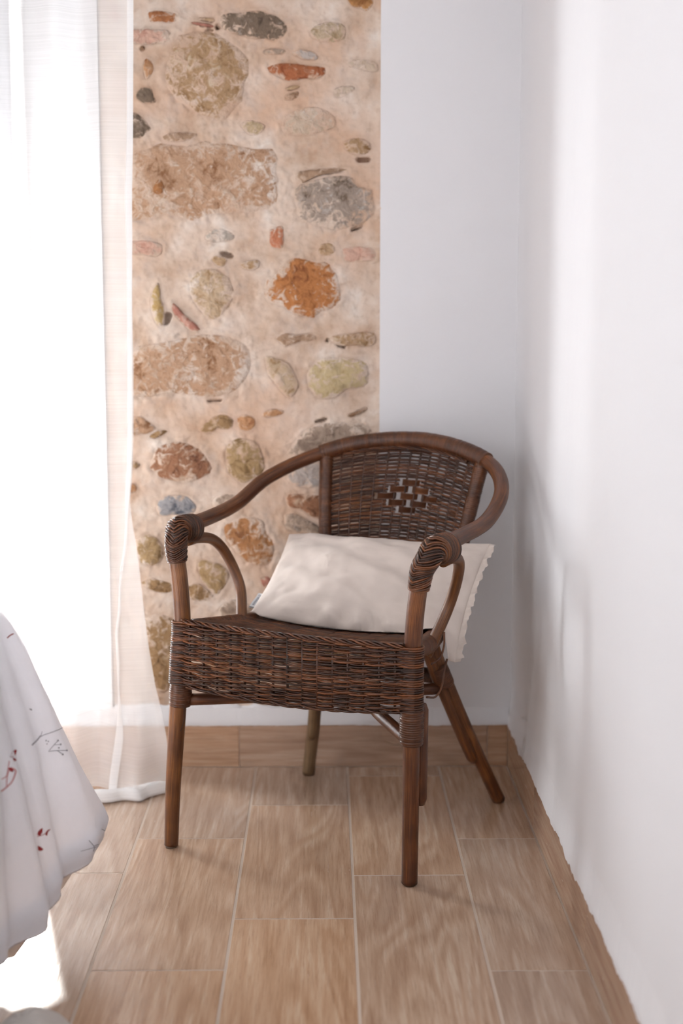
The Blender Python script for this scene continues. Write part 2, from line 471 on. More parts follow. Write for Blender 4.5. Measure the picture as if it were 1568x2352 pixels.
# ------------------------------------------------------------------ structure: floor
fl = MB(); box(fl, LEFT_X, WALL_X, NEAR_Y, WALL_Y, -.06, -.0005)
floor = tag(fl.build('floor', M_GROUT, smooth=False), 'wood-look porcelain tiles laid lengthways with pale grout', kind='structure')
TL = .6095
edges = [.4440, .2757, .0524, -.1708, -.400]
while edges[-1] > LEFT_X + .05: edges.append(max(LEFT_X + .001, edges[-1] - .2245))
phase = [2.880, 2.685, 2.483, 2.888, 2.702, 2.55, 2.93, 2.66, 2.85, 2.48, 2.75, 2.6, 2.9]
tile_cache = {}
def tile_mesh(w, l):
    key = (round(w, 4), round(l, 4))
    if key not in tile_cache:
        mb = MB(); box(mb, -w / 2, w / 2, -l / 2, l / 2, -.008, 0, .0009)
        o = mb.build('floor_tile', M_TILE, smooth=False); tile_cache[key] = o.data
        bpy.data.objects.remove(o)
    return tile_cache[key]
for c in range(len(edges) - 1):
    x1, x0 = edges[c] - .0022, edges[c + 1] + .0022
    y = phase[c % len(phase)]
    while y > NEAR_Y: y -= TL
    while y < BASE_Y:
        a, b = max(y + .0015, NEAR_Y), min(y + TL - .0015, BASE_Y - .001)
        if b - a > .01:
            o = bpy.data.objects.new('floor_tile', tile_mesh(x1 - x0, b - a)); COL.objects.link(o)
            o.location = ((x0 + x1) / 2, (a + b) / 2, 0); o.parent = floor
        y += TL

# ------------------------------------------------------------------ structure: walls
def prism(mb, poly, z0, z1):
    n = len(poly)
    V = [(x, y, z0) for x, y in poly] + [(x, y, z1) for x, y in poly]
    F = [tuple(range(n))[::-1], tuple(range(n, 2 * n))] + [(i, (i + 1) % n, n + (i + 1) % n, n + i) for i in range(n)]
    return mb.add(V, F)
REV_X, SILL = -.765, .14
wb = MB()
box(wb, STONE_X1, .75, WALL_Y, 3.72, -.05, CEIL)
box(wb, JAMB_X, STONE_X1, WALL_Y + .060, 3.72, -.05, CEIL)
box(wb, -2.0, JAMB_X, WALL_Y, 3.72, 2.15, CEIL)
box(wb, -2.0, JAMB_X, WALL_Y, 3.72, -.05, SILL)
box(wb, LEFT_X, -2.0, WALL_Y, 3.72, -.05, CEIL)
wall_back = tag(wb.build('wall_back', M_PLASTER, smooth=False), 'white plastered back wall with an exposed stone panel', kind='structure')
rv = MB()
prism(rv, [(JAMB_X, WALL_Y), (JAMB_X, 3.72), (REV_X, 3.72)], SILL, 2.15)
prism(rv, [(-2.0, WALL_Y), (-1.78, 3.72), (-2.0, 3.72)], SILL, 2.15)
rv.build('window_reveal', M_REVEAL, wall_back, False)
# plaster strip under the stone panel, with a ragged upper edge
sb = MB(); rows = []
xs = np.linspace(JAMB_X, STONE_X1 + .004, 130)
for k, zf in enumerate((0, .5, .9, 1.0, 1.0)):
    row = []
    for x in xs:
        zt = STONE_Z0 + .004 + .007 * fbm(x * 22, 3.1, 0) + .003 * fbm(x * 90, 1.1, 0)
        row.append((x, WALL_Y + (.020 if k == 4 else .0035 if k == 3 else 0), zt * zf if k < 4 else zt))
    rows.append(row)
grid(sb, np.array(rows)); sb.build('plaster_strip', M_PLASTER, wall_back)

wr = MB(); box(wr, WALL_X, WALL_X + .16, NEAR_Y, 3.60, -.05, CEIL)
wall_right = tag(wr.build('wall_right', M_PLASTER, smooth=False), 'smooth white plastered right wall', kind='structure')
wl = MB()
for y0, y1, z0, z1 in ((NEAR_Y, -.15, -.05, CEIL), (1.25, 3.72, -.05, CEIL), (-.15, 1.25, -.05, .95), (-.15, 1.25, 2.3, CEIL)): box(wl, LEFT_X - .15, LEFT_X, y0, y1, z0, z1)  # gap in this wall is invented, to let the added fill light in
tag(wl.build('wall_left', M_PLASTER, smooth=False), 'white left wall beyond the bed', kind='structure')
ce = MB(); box(ce, LEFT_X - .15, WALL_X + .16, NEAR_Y, 3.72, CEIL, CEIL + .1)
tag(ce.build('ceiling', M_CEIL, smooth=False), 'plain white ceiling', kind='structure')

# skirting
bb = MB(); box(bb, LEFT_X, BASE_X + .01, BASE_Y + .002, WALL_Y + .004, -.001, .1035)
base_back = tag(bb.build('baseboard_back', M_GROUT, smooth=False), 'wood-look skirting tiles along the back wall', kind='structure')
cuts = [LEFT_X + .001, -2.04, -1.43, -.822, -.212, .395, BASE_X]
for a, b in zip(cuts[:-1], cuts[1:]):
    mb = MB(); w = b - a - .0016
    box(mb, -w / 2, w / 2, 0, .009, 0, .104, .0009)
    mb.build('skirting_tile', M_SKIRT_X, base_back, False, ((a + b) / 2, BASE_Y, .0008))
br = MB(); box(br, BASE_X + .002, WALL_X + .004, NEAR_Y, BASE_Y, -.001, .1035)
base_right = tag(br.build('baseboard_right', M_GROUT, smooth=False), 'wood-look skirting tiles along the right wall', kind='structure')
y = BASE_Y - .0012
cut = [y, 2.93]
while cut[-1] > NEAR_Y: cut.append(max(NEAR_Y, cut[-1] - .61))
for b, a in zip(cut[:-1], cut[1:]):
    mb = MB(); l = b - a - .0016
    if l < .01: continue
    box(mb, 0, .009, -l / 2, l / 2, 0, .104, .0009)
    mb.build('skirting_tile', M_SKIRT_Y, base_right, False, (BASE_X, (a + b) / 2, .0008))
# ragged plaster edge over the skirting
def lip(name, along, s0, s1, label, amp):
    mb = MB(); S = np.arange(s0, s1, .003); rows = []; DD = (WALL_Y - BASE_Y) if along == 'X' else (WALL_X - BASE_X)
    prof = []
    for k in range(5):
        row = []
        for s in S:
            n1 = fbm(s * 14, 7.7, k * 0.0); n2 = fbm(s * 70, 2.2, 0); n3 = max(0, fbm(s * 9, 5.5, 2) - .25)
            low = .1045 + amp * (.6 * n1 + .35 * n2) - amp * 2.2 * n3
            d, z = [(.0, .175 if along == 'Y' else .146), (DD * .35, .150 if along == 'Y' else .132), (DD * .9, .118), (DD + .0012, max(low + .002, .085)), (DD + .0003, max(low, .084))][k]
            d += .0008 * n2 * (k in (1, 2))
            row.append((s, WALL_Y - d, z) if along == 'X' else (WALL_X - d, s, z))
        rows.append(row)
    grid(mb, np.array(rows), flip=(along == 'Y'))
    return tag(mb.build(name, M_PLASTER), label, kind='structure')
lip('trim_1', 'X', LEFT_X, BASE_X + .004, 'rounded plaster edge above the back skirting', .0022)
lip('trim_2', 'Y', NEAR_Y, BASE_Y + .004, 'ragged plaster edge above the right skirting', .0095)

# window behind the curtain, its roller shutter half down
db = MB()
box(db, -.79, REV_X + .01, 3.70, 3.78, SILL, 2.15, .003); box(db, -1.79, -1.73, 3.70, 3.78, SILL, 2.15, .003); box(db, -1.73, -.79, 3.70, 3.78, 2.08, 2.15, .003); box(db, -1.73, -.79, 3.70, 3.78, SILL, SILL + .03, .003)
window = tag(db.build('window_1', simple('window_frame_paint', (236, 236, 236), .5), smooth=False), 'casement window behind the sheer curtain', kind='structure')
d2 = MB()
box(d2, -.845, -.792, 3.715, 3.765, SILL + .032, 2.07, .004); box(d2, -1.728, -1.675, 3.715, 3.765, SILL + .032, 2.07, .004)
for z0, z1 in ((SILL + .032, SILL + .09), (2.0, 2.07)): box(d2, -1.675, -.845, 3.715, 3.765, z0, z1, .004)
d2.build('casement', M_FRAME, window, False)
d3 = MB(); box(d3, -1.677, -.843, 3.738, 3.742, SILL + .088, 2.002); d3.build('pane', M_GLASS, window, False)

for k in range(8):
    sh = MB(); z = 1.72 + k * .05
    prism(sh, [(-1.73, 3.800), (-1.73, 3.812), (-.79, 3.812), (-.79, 3.800)], z, z + .0485); sh.build('shutter_slat', simple('shutter_paint', (176, 176, 180), .5) if k == 0 else bpy.data.materials['shutter_paint'], window, False)

# ------------------------------------------------------------------ stone panel
rs = random.Random(7)
STONES = [
 ('terracotta', [(336,27),(350,24),(375,24),(408,31),(409,37),(404,51),(370,50),(343,49),(338,33)]),
 ('pink', [(290,66),(340,65),(380,66),(392,72),(388,95),(360,99),(290,98)]),
 ('brown', [(322,105),(328,104),(331,112),(326,116),(321,111)]),
 ('orangepale', [(333,131),(345,138),(352,152),(350,165),(336,185),(329,165),(328,150)]),
 ('darkgrey', [(311,215),(318,205),(327,199),(345,200),(350,210),(353,222),(359,233),(345,237),(325,235),(311,225)]),
 ('darkgrey', [(285,255),(312,258),(325,270),(335,277),(340,285),(347,297),(336,303),(330,312),(317,318),(285,312)]),
 ('ochre', [(403,75),(430,70),(460,68),(500,75),(535,95),(562,115),(577,140),(575,170),(565,200),(558,230),(540,255),(515,278),(480,275),(450,262),(420,245),(395,225),(380,200),(375,165),(382,140),(388,115)]),
 ('darkgrey', [(505,32),(520,27),(540,30),(560,25),(585,22),(610,26),(635,35),(652,50),(662,60),(663,75),(652,87),(630,98),(615,90),(585,90),(560,83),(540,78),(518,72),(505,62),(498,48)]),
 ('tan', [(445,43),(470,40),(493,42),(492,50),(470,47)]),
 ('pinkred', [(425,47),(470,53),(490,57),(492,63),(460,59)]),
 ('ochreorange', [(792,-8),(800,5),(812,16),(832,20),(842,26),(855,15),(860,5),(850,-14),(815,-18)]),
 ('palegrey', [(708,70),(725,55),(750,48),(780,50),(795,62),(795,80),(788,92),(768,97),(735,95),(715,85)]),
 ('greybrown', [(596,120),(610,112),(640,110),(658,114),(652,122),(620,125)]),
 ('paleblue', [(665,120),(685,112),(710,115),(728,123),(731,135),(715,138),(690,133)]),
 ('red', [(606,155),(625,147),(660,143),(700,148),(740,151),(752,160),(745,175),(730,182),(700,180),(670,186),(655,184),(635,174),(615,165)]),
 ('brown', [(652,222),(660,216),(685,208),(686,220),(675,228),(655,228)]),
 ('tan', [(650,204),(675,195),(690,198),(670,206)]),
 ('pale', [(650,260),(690,245),(740,245),(770,265),(775,290),(755,300),(700,310),(650,305),(640,285)]),
 ('olivepale', [(550,285),(565,275),(590,277),(610,287),(605,302),(585,312),(565,305)]),
 ('pale', [(790,145),(820,135),(850,138),(868,144),(868,165),(835,160),(805,152)]),
 ('pale', [(765,203),(785,195),(815,197),(812,208),(790,220),(768,225)]),
 ('brownpale', [(366,316),(385,306),(410,302),(455,306),(452,316),(430,322),(390,326)]),
 ('warmtan', [(285,350),(330,335),(365,322),(385,328),(430,326),(470,318),(500,322),(550,328),(600,338),(640,340),(648,365),(645,400),(648,430),(645,460),(625,480),(580,490),(540,492),(500,495),(460,503),(435,512),(400,500),(370,498),(330,505),(285,500)]),
 ('orangedark', [(347,430),(360,410),(372,408),(380,425),(378,440),(368,452),(352,448)]),
 ('brownpale', [(675,400),(685,392),(730,388),(790,385),(808,391),(804,397),(760,399),(715,405),(690,413),(678,426)]),
 ('greymix', [(668,445),(675,430),(690,418),(720,409),(760,403),(800,400),(815,408),(820,425),(840,428),(862,435),(866,470),(862,495),(845,510),(820,518),(790,530),(765,535),(735,525),(705,512),(682,500),(675,470)]),
 ('ochre', [(786,325),(800,318),(825,315),(848,325),(853,340),(845,352),(825,357),(805,352),(790,340)]),
 ('greypale', [(468,545),(480,530),(500,523),(525,530),(540,540),(535,552),(500,556),(475,553)]),
 ('redorange', [(618,527),(630,520),(648,518),(652,530),(650,568),(640,572),(620,565),(618,545)]),
 ('tan', [(735,560),(755,557),(770,568),(765,583),(745,588),(730,580)]),
 ('pink', [(785,570),(810,566),(866,570),(866,598),(820,600),(790,600)]),
 ('pink', [(285,552),(340,552),(372,560),(375,575),(362,590),(330,585),(285,580)]),
 ('tan', [(483,595),(492,587),(510,590),(522,598),(512,612),(500,612)]),
 ('ochre', [(550,608),(560,600),(580,596),(596,598),(594,615),(580,620),(560,618)]),
 ('paleochre', [(433,640),(448,622),(470,615),(500,617),(530,640),(540,665),(535,700),(510,728),(480,740),(462,720),(440,690),(430,665)]),
 ('yellowochre', [(355,655),(366,644),(368,658),(366,675),(370,690),(376,705),(378,725),(374,748),(362,752),(352,735),(345,710),(345,680)]),
 ('pinkred', [(390,695),(397,693),(425,725),(450,745),(460,758),(440,763),(415,740),(395,715)]),
 ('orange', [(600,655),(610,640),(630,625),(640,605),(665,592),(700,590),(720,600),(750,600),(765,615),(780,630),(788,650),(785,675),(788,690),(770,710),(755,720),(735,722),(720,732),(700,730),(680,725),(660,715),(640,702),(615,700),(602,680)]),
 ('brownpale', [(630,778),(650,765),(680,768),(705,765),(730,772),(725,785),(700,782),(675,790),(655,798),(645,790)]),
 ('ochre', [(752,772),(780,768),(820,763),(850,760),(866,768),(866,790),(850,798),(820,795),(780,794),(758,785)]),
 ('warmtan', [(285,800),(340,787),(400,777),(440,770),(480,764),(530,770),(565,785),(580,810),(582,840),(575,865),(560,885),(535,905),(500,915),(460,915),(400,905),(350,915),(285,905)]),
 ('paleochre', [(605,825),(615,810),(630,820),(660,830),(680,860),(690,885),(680,905),(665,920),(650,905),(632,885),(615,860)]),
 ('greenochre', [(700,860),(715,835),(745,820),(790,818),(830,825),(850,840),(850,870),(840,890),(800,895),(780,912),(750,922),(725,915),(705,890)]),
 ('warmtan', [(285,965),(318,955),(340,968),(360,983),(345,994),(320,1000),(285,1000)]),
 ('ochredark', [(340,1004),(360,990),(385,990),(375,998),(355,1008)]),
 ('ochredark', [(450,990),(470,972),(490,955),(510,952),(530,957),(538,968),(530,986),(500,985),(480,995)]),
 ('orangepale', [(543,960),(560,952),(585,962),(585,980),(570,990),(550,985)]),
 ('redbrown', [(350,1035),(360,1022),(385,1015),(410,1014),(440,1020),(465,1035),(480,1055),(487,1075),(480,1090),(465,1100),(440,1110),(420,1112),(395,1107),(365,1100),(350,1085),(338,1075),(345,1055)]),
 ('olive', [(522,1015),(540,1005),(565,1005),(590,1015),(605,1040),(612,1075),(600,1095),(575,1108),(550,1112),(530,1095),(518,1075),(516,1045)]),
 ('greybrown', [(660,1030),(680,1005),(705,985),(740,972),(790,967),(840,972),(858,985),(865,1000),(866,1020),(800,1040),(740,1050),(700,1050),(655,1045)]),
 ('brown', [(790,955),(820,945),(845,935),(838,946),(805,959)]),
 ('orangepale', [(600,948),(625,940),(655,945),(640,955),(605,958)]),
 ('bluegrey', [(355,1170),(365,1150),(385,1138),(405,1135),(430,1140),(448,1155),(455,1172),(440,1184),(400,1184),(365,1184)]),
 ('greybrown', [(484,1160),(495,1142),(520,1135),(545,1140),(560,1155),(530,1172),(500,1175)]),
 ('paleblue', [(655,1092),(690,1067),(740,1058),(760,1090),(740,1118),(700,1123),(660,1110)]),
 ('redbrown', [(655,1140),(665,1132),(700,1135),(740,1140),(770,1165),(745,1195),(715,1188),(690,1172),(660,1163)]),
 ('greybrown', [(650,1180),(680,1180),(712,1198),(740,1215),(738,1230),(690,1225),(655,1215)]),
 ('orangebrown', [(512,1205),(540,1190),(575,1185),(600,1190),(615,1215),(630,1240),(632,1270),(620,1295),(600,1305),(570,1295),(545,1275),(525,1250),(512,1230)]),
 ('olive', [(310,1240),(335,1228),(360,1235),(375,1260),(372,1290),(355,1300),(325,1298),(312,1270)]),
 ('olive', [(450,1300),(460,1285),(490,1290),(520,1305),(528,1325),(515,1350),(500,1368),(482,1358),(462,1335)]),
 ('ochredark', [(318,1340),(345,1328),(375,1335),(400,1345),(390,1362),(355,1360)]),
 ('ochredark', [(425,1347),(455,1340),(478,1355),(492,1370),(470,1382),(440,1378)]),
 ('greybrown', [(500,1400),(520,1382),(545,1377),(572,1388),(590,1410),(570,1430),(515,1428)]),
 ('pinkred', [(595,1330),(615,1325),(625,1340),(605,1350)]),
 ('ochredark', [(322,1420),(360,1405),(400,1420),(425,1450),(420,1530),(400,1580),(375,1600),(350,1580),(332,1500)]),
 ('warmtan', [(450,1440),(520,1436),(600,1448),(640,1480),(630,1540),(560,1570),(480,1560),(445,1500)]),
 ('ochre', [(660,1430),(720,1420),(790,1440),(800,1500),(760,1540),(690,1530),(655,1480)]),
 ('greymix', [(650,1280),(700,1265),(770,1280),(780,1340),(730,1380),(670,1360),(645,1320)]),
 ('orangebrown', [(800,1100),(840,1090),(864,1110),(866,1180),(830,1190),(795,1150)]),
 ('brown', [(560,1606),(600,1600),(650,1606),(640,1618),(590,1620)]),
 ('brownpale', [(700,1600),(760,1590),(820,1602),(805,1618),(730,1620)]),
]
SLOTS = [[(818,366),(850,360),(851,367),(820,370)], [(505,580),(535,584),(534,590),(506,586)], [(376,728),(386,722),(393,728),(382,734),(376,746)],
         [(496,56),(503,54),(504,64),(498,66)], [(470,71),(488,66),(489,68),(472,73)], [(805,527),(832,517),(833,520),(806,530)], [(722,968),(752,963),(752,967),(723,970)],
         [(773,792),(795,795),(794,798),(774,795)], [(698,273),(706,273),(706,279),(698,279)], [(476,922),(505,917),(510,919),(480,925)], [(750,778),(754,778),(754,786),(750,786)]]
def to_wall(poly): return np.array([[q[0], q[2]] for q in (ony(px, py, WALL_Y) for px, py in poly)])
polys = [(k, to_wall(p)) for k, p in STONES]
# stones further up and behind the curtain, where the photograph does not reach
cols = list(ST.keys())
placed = [(p.mean(0), np.abs(p - p.mean(0)).max()) for _, p in polys]
for tries in range(900):
    c = np.array([rs.uniform(STONE_X0 + .02, STONE_X1 - .03), rs.uniform(.2, CEIL - .04)])
    if c[1] < 1.83 and c[0] > -.455: continue
    a = rs.choice((.02, .035, .05, .07)); b = a * rs.uniform(.45, .9)
    if c[0] - a < STONE_X0 - .015 or c[0] + a > STONE_X1 - .008 or c[1] + b > CEIL: continue
    if any(abs(c[0] - q[0]) < a + r * .95 + .006 and abs(c[1] - q[1]) < b + r * .7 + .006 for q, r in placed): continue
    th = np.linspace(0, 2 * math.pi, 11, endpoint=False)
    p = np.stack([c[0] + a * np.cos(th) * (1 + .16 * np.array([rs.uniform(-1, 1) for _ in th])), c[1] + b * np.sin(th) * (1 + .16 * np.array([rs.uniform(-1, 1) for _ in th]))], 1)
    polys.append((rs.choice(cols), p)); placed.append((c, max(a, b)))

NTH = 40
GX = np.arange(STONE_X0 - .018, STONE_X1 + .003, .0030); GZ = np.arange(STONE_Z0 - .012, CEIL, .0030)
hgt = np.zeros((len(GZ), len(GX))); inside = np.zeros_like(hgt); collar = np.zeros_like(hgt)
gx, gz = np.meshgrid(GX, GZ)
stone_data = []
for si, (kind, p) in enumerate(polys):
    c = p.mean(0); q = crspline(np.vstack([p, p[:1]]), 6)[:-1]
    ang = np.arctan2(q[:, 1] - c[1], q[:, 0] - c[0]); rad = np.hypot(*(q - c).T)
    o = np.argsort(ang); ang, rad = ang[o], rad[o]
    th = np.linspace(-math.pi, math.pi, NTH, endpoint=False)
    A = np.concatenate([ang - 2 * math.pi, ang, ang + 2 * math.pi]); RR = np.tile(rad, 3)
    rb = np.interp(th, A, RR)
    rb = np.array([r * (1 + .05 * fbm(math.cos(t) * 2.3 + si * 3.3, math.sin(t) * 2.3, si)) for r, t in zip(rb, th)])
    size = rad.mean()
    stone_data.append((kind, c, th, rb, size))
    m = (abs(gx - c[0]) < rad.max() * 1.6) & (abs(gz - c[1]) < rad.max() * 1.6)
    dx, dz = gx[m] - c[0], gz[m] - c[1]
    f = np.hypot(dx, dz) / np.interp(np.arctan2(dz, dx), np.concatenate([th, [math.pi]]), np.concatenate([rb, rb[:1]]))
    inside[m] = np.maximum(inside[m], smooth01((.84 - f) / .12))
    collar[m] = np.maximum(collar[m], np.exp(-((f - 1.04) / .16) ** 2) * min(1, size / .05))
for i in range(len(GZ)):
    for j in range(len(GX)):
        x, z = GX[j], GZ[i]
        hgt[i, j] = .0032 * fbm(x * 11, z * 11, 0, 3) + .0013 * fbm(x * 46, z * 46, 4, 3)
rough = np.array([[fbm(x * 60, z * 60, 9, 4) for x in GX] for z in GZ])
hgt += .0022 * collar + .0034 * np.maximum(collar, .25) * rough - .011 * inside
for s in SLOTS:
    w = to_wall(s); c = w.mean(0)
    d = w - c; L = d[np.argmax(np.hypot(*d.T))]; Ln = np.hypot(*L); L = L / Ln; Nn = np.array([-L[1], L[0]]); W = max(np.abs(d @ Nn).max(), .0026)
    a = ((gx - c[0]) * L[0] + (gz - c[1]) * L[1]) / (Ln * 1.02); b = ((gx - c[0]) * Nn[0] + (gz - c[1]) * Nn[1]) / (W * 1.15)
    hgt -= .030 * np.clip(1.6 - 1.6 * (a ** 4 + b ** 2), 0, 1)
edge = np.minimum(1, np.minimum((STONE_X1 - gx) / .012, 1))
mm = MB(); grid(mm, np.stack([gx, WALL_Y + .0065 - hgt - .002 * smooth01(1 - edge), gz], -1))
mm.build('mortar', M_MORTAR, wall_back)
fr = [0, .25, .48, .68, .83, .93, 1.0, 1.06]
for si, (kind, c, th, rb, size) in enumerate(stone_data):
    Hh = min(.0095, .003 + size * .12) * (1.25 if kind in ('orange', 'ochre', 'darkgrey', 'greenochre') else 1.0)
    if kind in ('pale', 'pink'): Hh *= .45
    if kind == 'orangedark': Hh += .0065
    V = []; at = []
    for f in fr[1:]:
        for t, r in zip(th, rb):
            x, z = c[0] + math.cos(t) * r * f, c[1] + math.sin(t) * r * f
            x = min(x, STONE_X1 - .002)
            h = Hh * (.35 * math.sqrt(max(0, 1 - min(f, 1) ** 3.2)) + .65 * (1 - min(f, 1) ** 2.6)) - (.0 if f < .99 else .006 * (f - .9) / .1)
            h += (1 - f ** 6 if f < 1 else 0) * min(1, size / .03) * (.0042 * fbm(x * 40, z * 40, si) + .0020 * fbm(x * 110, z * 110, si))
            V.append((x, WALL_Y + .0055 - h, z)); at.append(min(f, 1.0))
    V.append((c[0], WALL_Y + .0055 - Hh, c[1])); at.append(0)
    F = []; n = NTH
    for i in range(len(fr) - 2):
        for j in range(n): F.append((i * n + j, i * n + (j + 1) % n, (i + 1) * n + (j + 1) % n, (i + 1) * n + j))
    for j in range(n): F.append((len(V) - 1, j, (j + 1) % n))
    F = [q if len(q) == 3 else q[::-1] for q in F]
    mb = MB(); mb.add(V, F, None, at)
    mb.build('stone', M_STONE[kind], wall_back)
# ------------------------------------------------------------------ wicker armchair (local frame: x right, y back, z up)
PHI = 26.874941
chair = empty('wicker_armchair', (.065305, 2.975207, 0), R(-PHI))
tag(chair, 'dark brown rattan armchair with woven wicker seat and back, standing in the corner', 'armchair')
e_c = np.array([math.cos(R(PHI)), -math.sin(R(PHI)), 0]); b_c = np.array([math.sin(R(PHI)), math.cos(R(PHI)), 0])
O_c = np.array([.065305, 2.975207, 0])
def cw(p): return O_c + p[0] * e_c + p[1] * b_c + np.array([0, 0, p[2]])
def mir(P): P = np.array(P, float); P[:, 0] *= -1; return P

HOOP_R = np.array([[.2821,-.2502,.6676],[.291,-.2285,.6691],[.2869,-.1366,.6702],[.2929,-.0007,.6854],[.2805,.1169,.7312],[.2206,.2187,.7727],[.1228,.2608,.8042],[0,.2952,.8145]])
HOOP_R[1] = (.2855, -.20, .6690)
hoop = crspline(np.vstack([HOOP_R, mir(HOOP_R[:-1][::-1])]), 14)
mb = MB(); tube(mb, hoop, .0158, 16); mb.build('arm_rail', M_CANE, chair)
def hoop_at(u):
    """centre of the hoop's back part at sideways position u"""
    k = [i for i in range(len(hoop)) if hoop[i][1] > .19]
    H = hoop[k]; o = np.argsort(H[:, 0]); H = H[o]
    return np.array([u, np.interp(u, H[:, 0], H[:, 1]), np.interp(u, H[:, 0], H[:, 2])])

# front legs
LEG_L = [(-.2854,-.2950,.0),(-.284,-.286,.128),(-.277,-.276,.279),(-.270,-.271,.409),(-.2655,-.270,.474),(-.269,-.270,.546),(-.275,-.270,.599),(-.279,-.269,.640)]
LEG_R = [(.2387,-.2579,.0),(.243,-.264,.208),(.246,-.268,.337),(.247,-.270,.414),(.248,-.270,.482),(.253,-.270,.549),(.263,-.270,.616),(.271,-.269,.645)]
legs = {}
for side, pts in ((-1, LEG_L), (1, LEG_R)):
    P = resample(crspline(pts, 8), .012)
    P[0, 2] = .004
    r = np.interp(P[:, 2], [0, .12, .30, .48, .64], [.0148, .0160, .0178, .0176, .0172] if side < 0 else [.0158, .0160, .0165, .0172, .0168])
    mb = MB(); tube(mb, P, r, 16); leg = mb.build('leg', M_CANE2 if side < 0 else M_CANE, chair); legs[side] = P
    g = MB(); tube(g, [P[0] - (0, 0, .004), P[0]], [.0122, .0128], 16); g.build('foot_glide', simple('foot_plastic%d' % side, (112, 92, 76), .4), leg)
# rear legs with a shorter second cane bound to each
for side in (-1, 1):
    foot = np.array([-.2477, .2498, .004]) if side < 0 else np.array([.2308, .2686, .004])
    knee = np.array([side * .188, .170, .19]); top = np.array([side * .142, .088, .385])
    P = resample(crspline([foot, knee, top, top + (side * -.004, .002, .05)], 8), .012)
    mb = MB(); tube(mb, P, .0148, 14); leg = mb.build('leg', M_CANE_OLD if side < 0 else M_CANE2, chair)
    g = MB(); tube(g, [foot - (0, 0, .004), foot], [.0118, .0124], 14); g.build('foot_glide', simple('foot_plastic_b%d' % side, (150, 146, 138), .4), leg)
    offv = np.array([side * -.008, -.022, .004])
    Q = P[(P[:, 2] > .105)] + offv
    mb = MB(); tube(mb, Q, roundcap(Q, .0118), 12); mb.build('support_cane', M_CANE_OLD if side < 0 else M_CANE2, chair)
    mb = MB(); k = (P[:, 2] > .295) & (P[:, 2] < .345); wrapped(mb, P[k] + offv * .4, .0225, .0042, .0009, 14); mb.build('lashing', M_BIND, chair)
# short cane bound behind the front right leg
P = legs[1]; k = (P[:, 2] > .155) & (P[:, 2] < .36); Q = P[k] + np.array([.008, .030, 0])
mb = MB(); tube(mb, Q, roundcap(Q, .0125, .8), 12); mb.build('support_cane', M_CANE, chair)
# braces crossing under the seat
for side in (-1, 1):
    P = np.array([(-.258, -.260, .310), (-.05, -.078, .301), (.150, .095, .296)]) if side < 0 else np.array([(.242, -.258, .284), (.13, -.16, .300), (.045, -.085, .326), (-.150, .095, .322)])
    mb = MB(); tube(mb, resample(P, .02), .0128, 12); mb.build('cross_brace', M_CANE, chair)
mb = MB(); wrapped(mb, [(-.165, .112, .318), (0, .12, .318), (.165, .112, .318)], .0165, .0046, .001); mb.build('rear_rail', M_BIND, chair)

# bindings on the front legs below the seat
for side, z0, z1 in ((-1, .298, .352), (1, .284, .362)):
    P = legs[side]; k = (P[:, 2] > z0 - .012) & (P[:, 2] < z1 + .012)
    Q = P[k]; Q = np.stack([np.interp(np.linspace(z0, z1, 16), Q[:, 2], Q[:, i]) for i in range(3)], 1)
    mb = MB(); wrapped(mb, Q + (side * -.002, .004, 0), [.0222, .0236, .0226], .0046, .0011, 16); mb.build('lashing', M_BIND, chair)
# dark thread hanging under the left binding
Pt = crspline([(-.2545, -.285, .305), (-.2535, -.288, .285), (-.2570, -.288, .262), (-.2625, -.288, .250)], 6)
mb = MB(); tube(mb, Pt, .0006, 5); mb.build('loose_thread', M_INK_DARK, chair)

# arm joints bound in a herringbone of split cane
def joint(side):
    P = legs[side]; s = side
    a = [np.array([np.interp(z, P[:, 2], P[:, i]) for i in range(3)]) for z in ((.600, .615, .630) if s < 0 else (.588, .606, .627))]
    core = crspline(a + [np.array([s * .2775, -.2685, .648]), np.array([s * .2815, -.258, .6645]), np.array([s * .2838, -.238, .6690]), np.array([s * .2850, -.214, .6688]), np.array([s * .2862, -.196, .6686])], 10)
    core = resample(core, .0025)
    N = len(core); q = np.linspace(0, 1, N)
    rad = np.interp(q, [0, .10, .35, .55, .72, .86, 1], [.0186, .0198, .0212, .0224, .0232, .0236, .0232])
    low = np.interp(q, [0, .45, .70, 1], [0, 0, .007, .0115])        # the arm loop is bound in too
    core = core - np.stack([0 * low, 0 * low, low], 1)
    rad = rad + low * .40
    T, A, B = frames(core, np.array([0, -1.0, 0]))
    mb = MB(); tube(mb, core, rad - .001, 18, up=np.array([0, -1.0, 0])); c_o = mb.build('arm_joint', M_BIND, chair)
    th = np.linspace(-math.pi, math.pi, 30)
    mb = MB(); L = np.linalg.norm(np.diff(core, axis=0), axis=1).sum()
    rnd = np.random.RandomState(3 + s)
    spine = s * -.35
    for k, s0 in enumerate(np.arange(.0, 1.0, .0043 / L * 1.0)):
        slope = np.interp(s0, [0, .08, .62, .80, 1], [.05, .22, .26, .06, 0.0])
        d = np.abs(((th - spine + math.pi) % (2 * math.pi)) - math.pi) / math.pi
        sv = np.clip(s0 + slope * (d - .35), 0.0, 1.0)
        over = .0006 * np.cos(math.pi * d * 2 + (k % 2) * math.pi)
        pts = []
        for t, x, ov in zip(th, sv, over):
            f = x * (N - 1); i = min(int(f), N - 2); w = f - i
            c = core[i] * (1 - w) + core[i + 1] * w; r = rad[i] * (1 - w) + rad[i + 1] * w
            pts.append(c + (r + .0004 + ov) * (math.cos(t) * A[i] + math.sin(t) * B[i]))
        tube(mb, pts, .0022, 6, False, rnd.rand())
    mb.build('herringbone_binding', M_BIND, c_o)['kind'] = 'stuff'
for s in (-1, 1): joint(s)

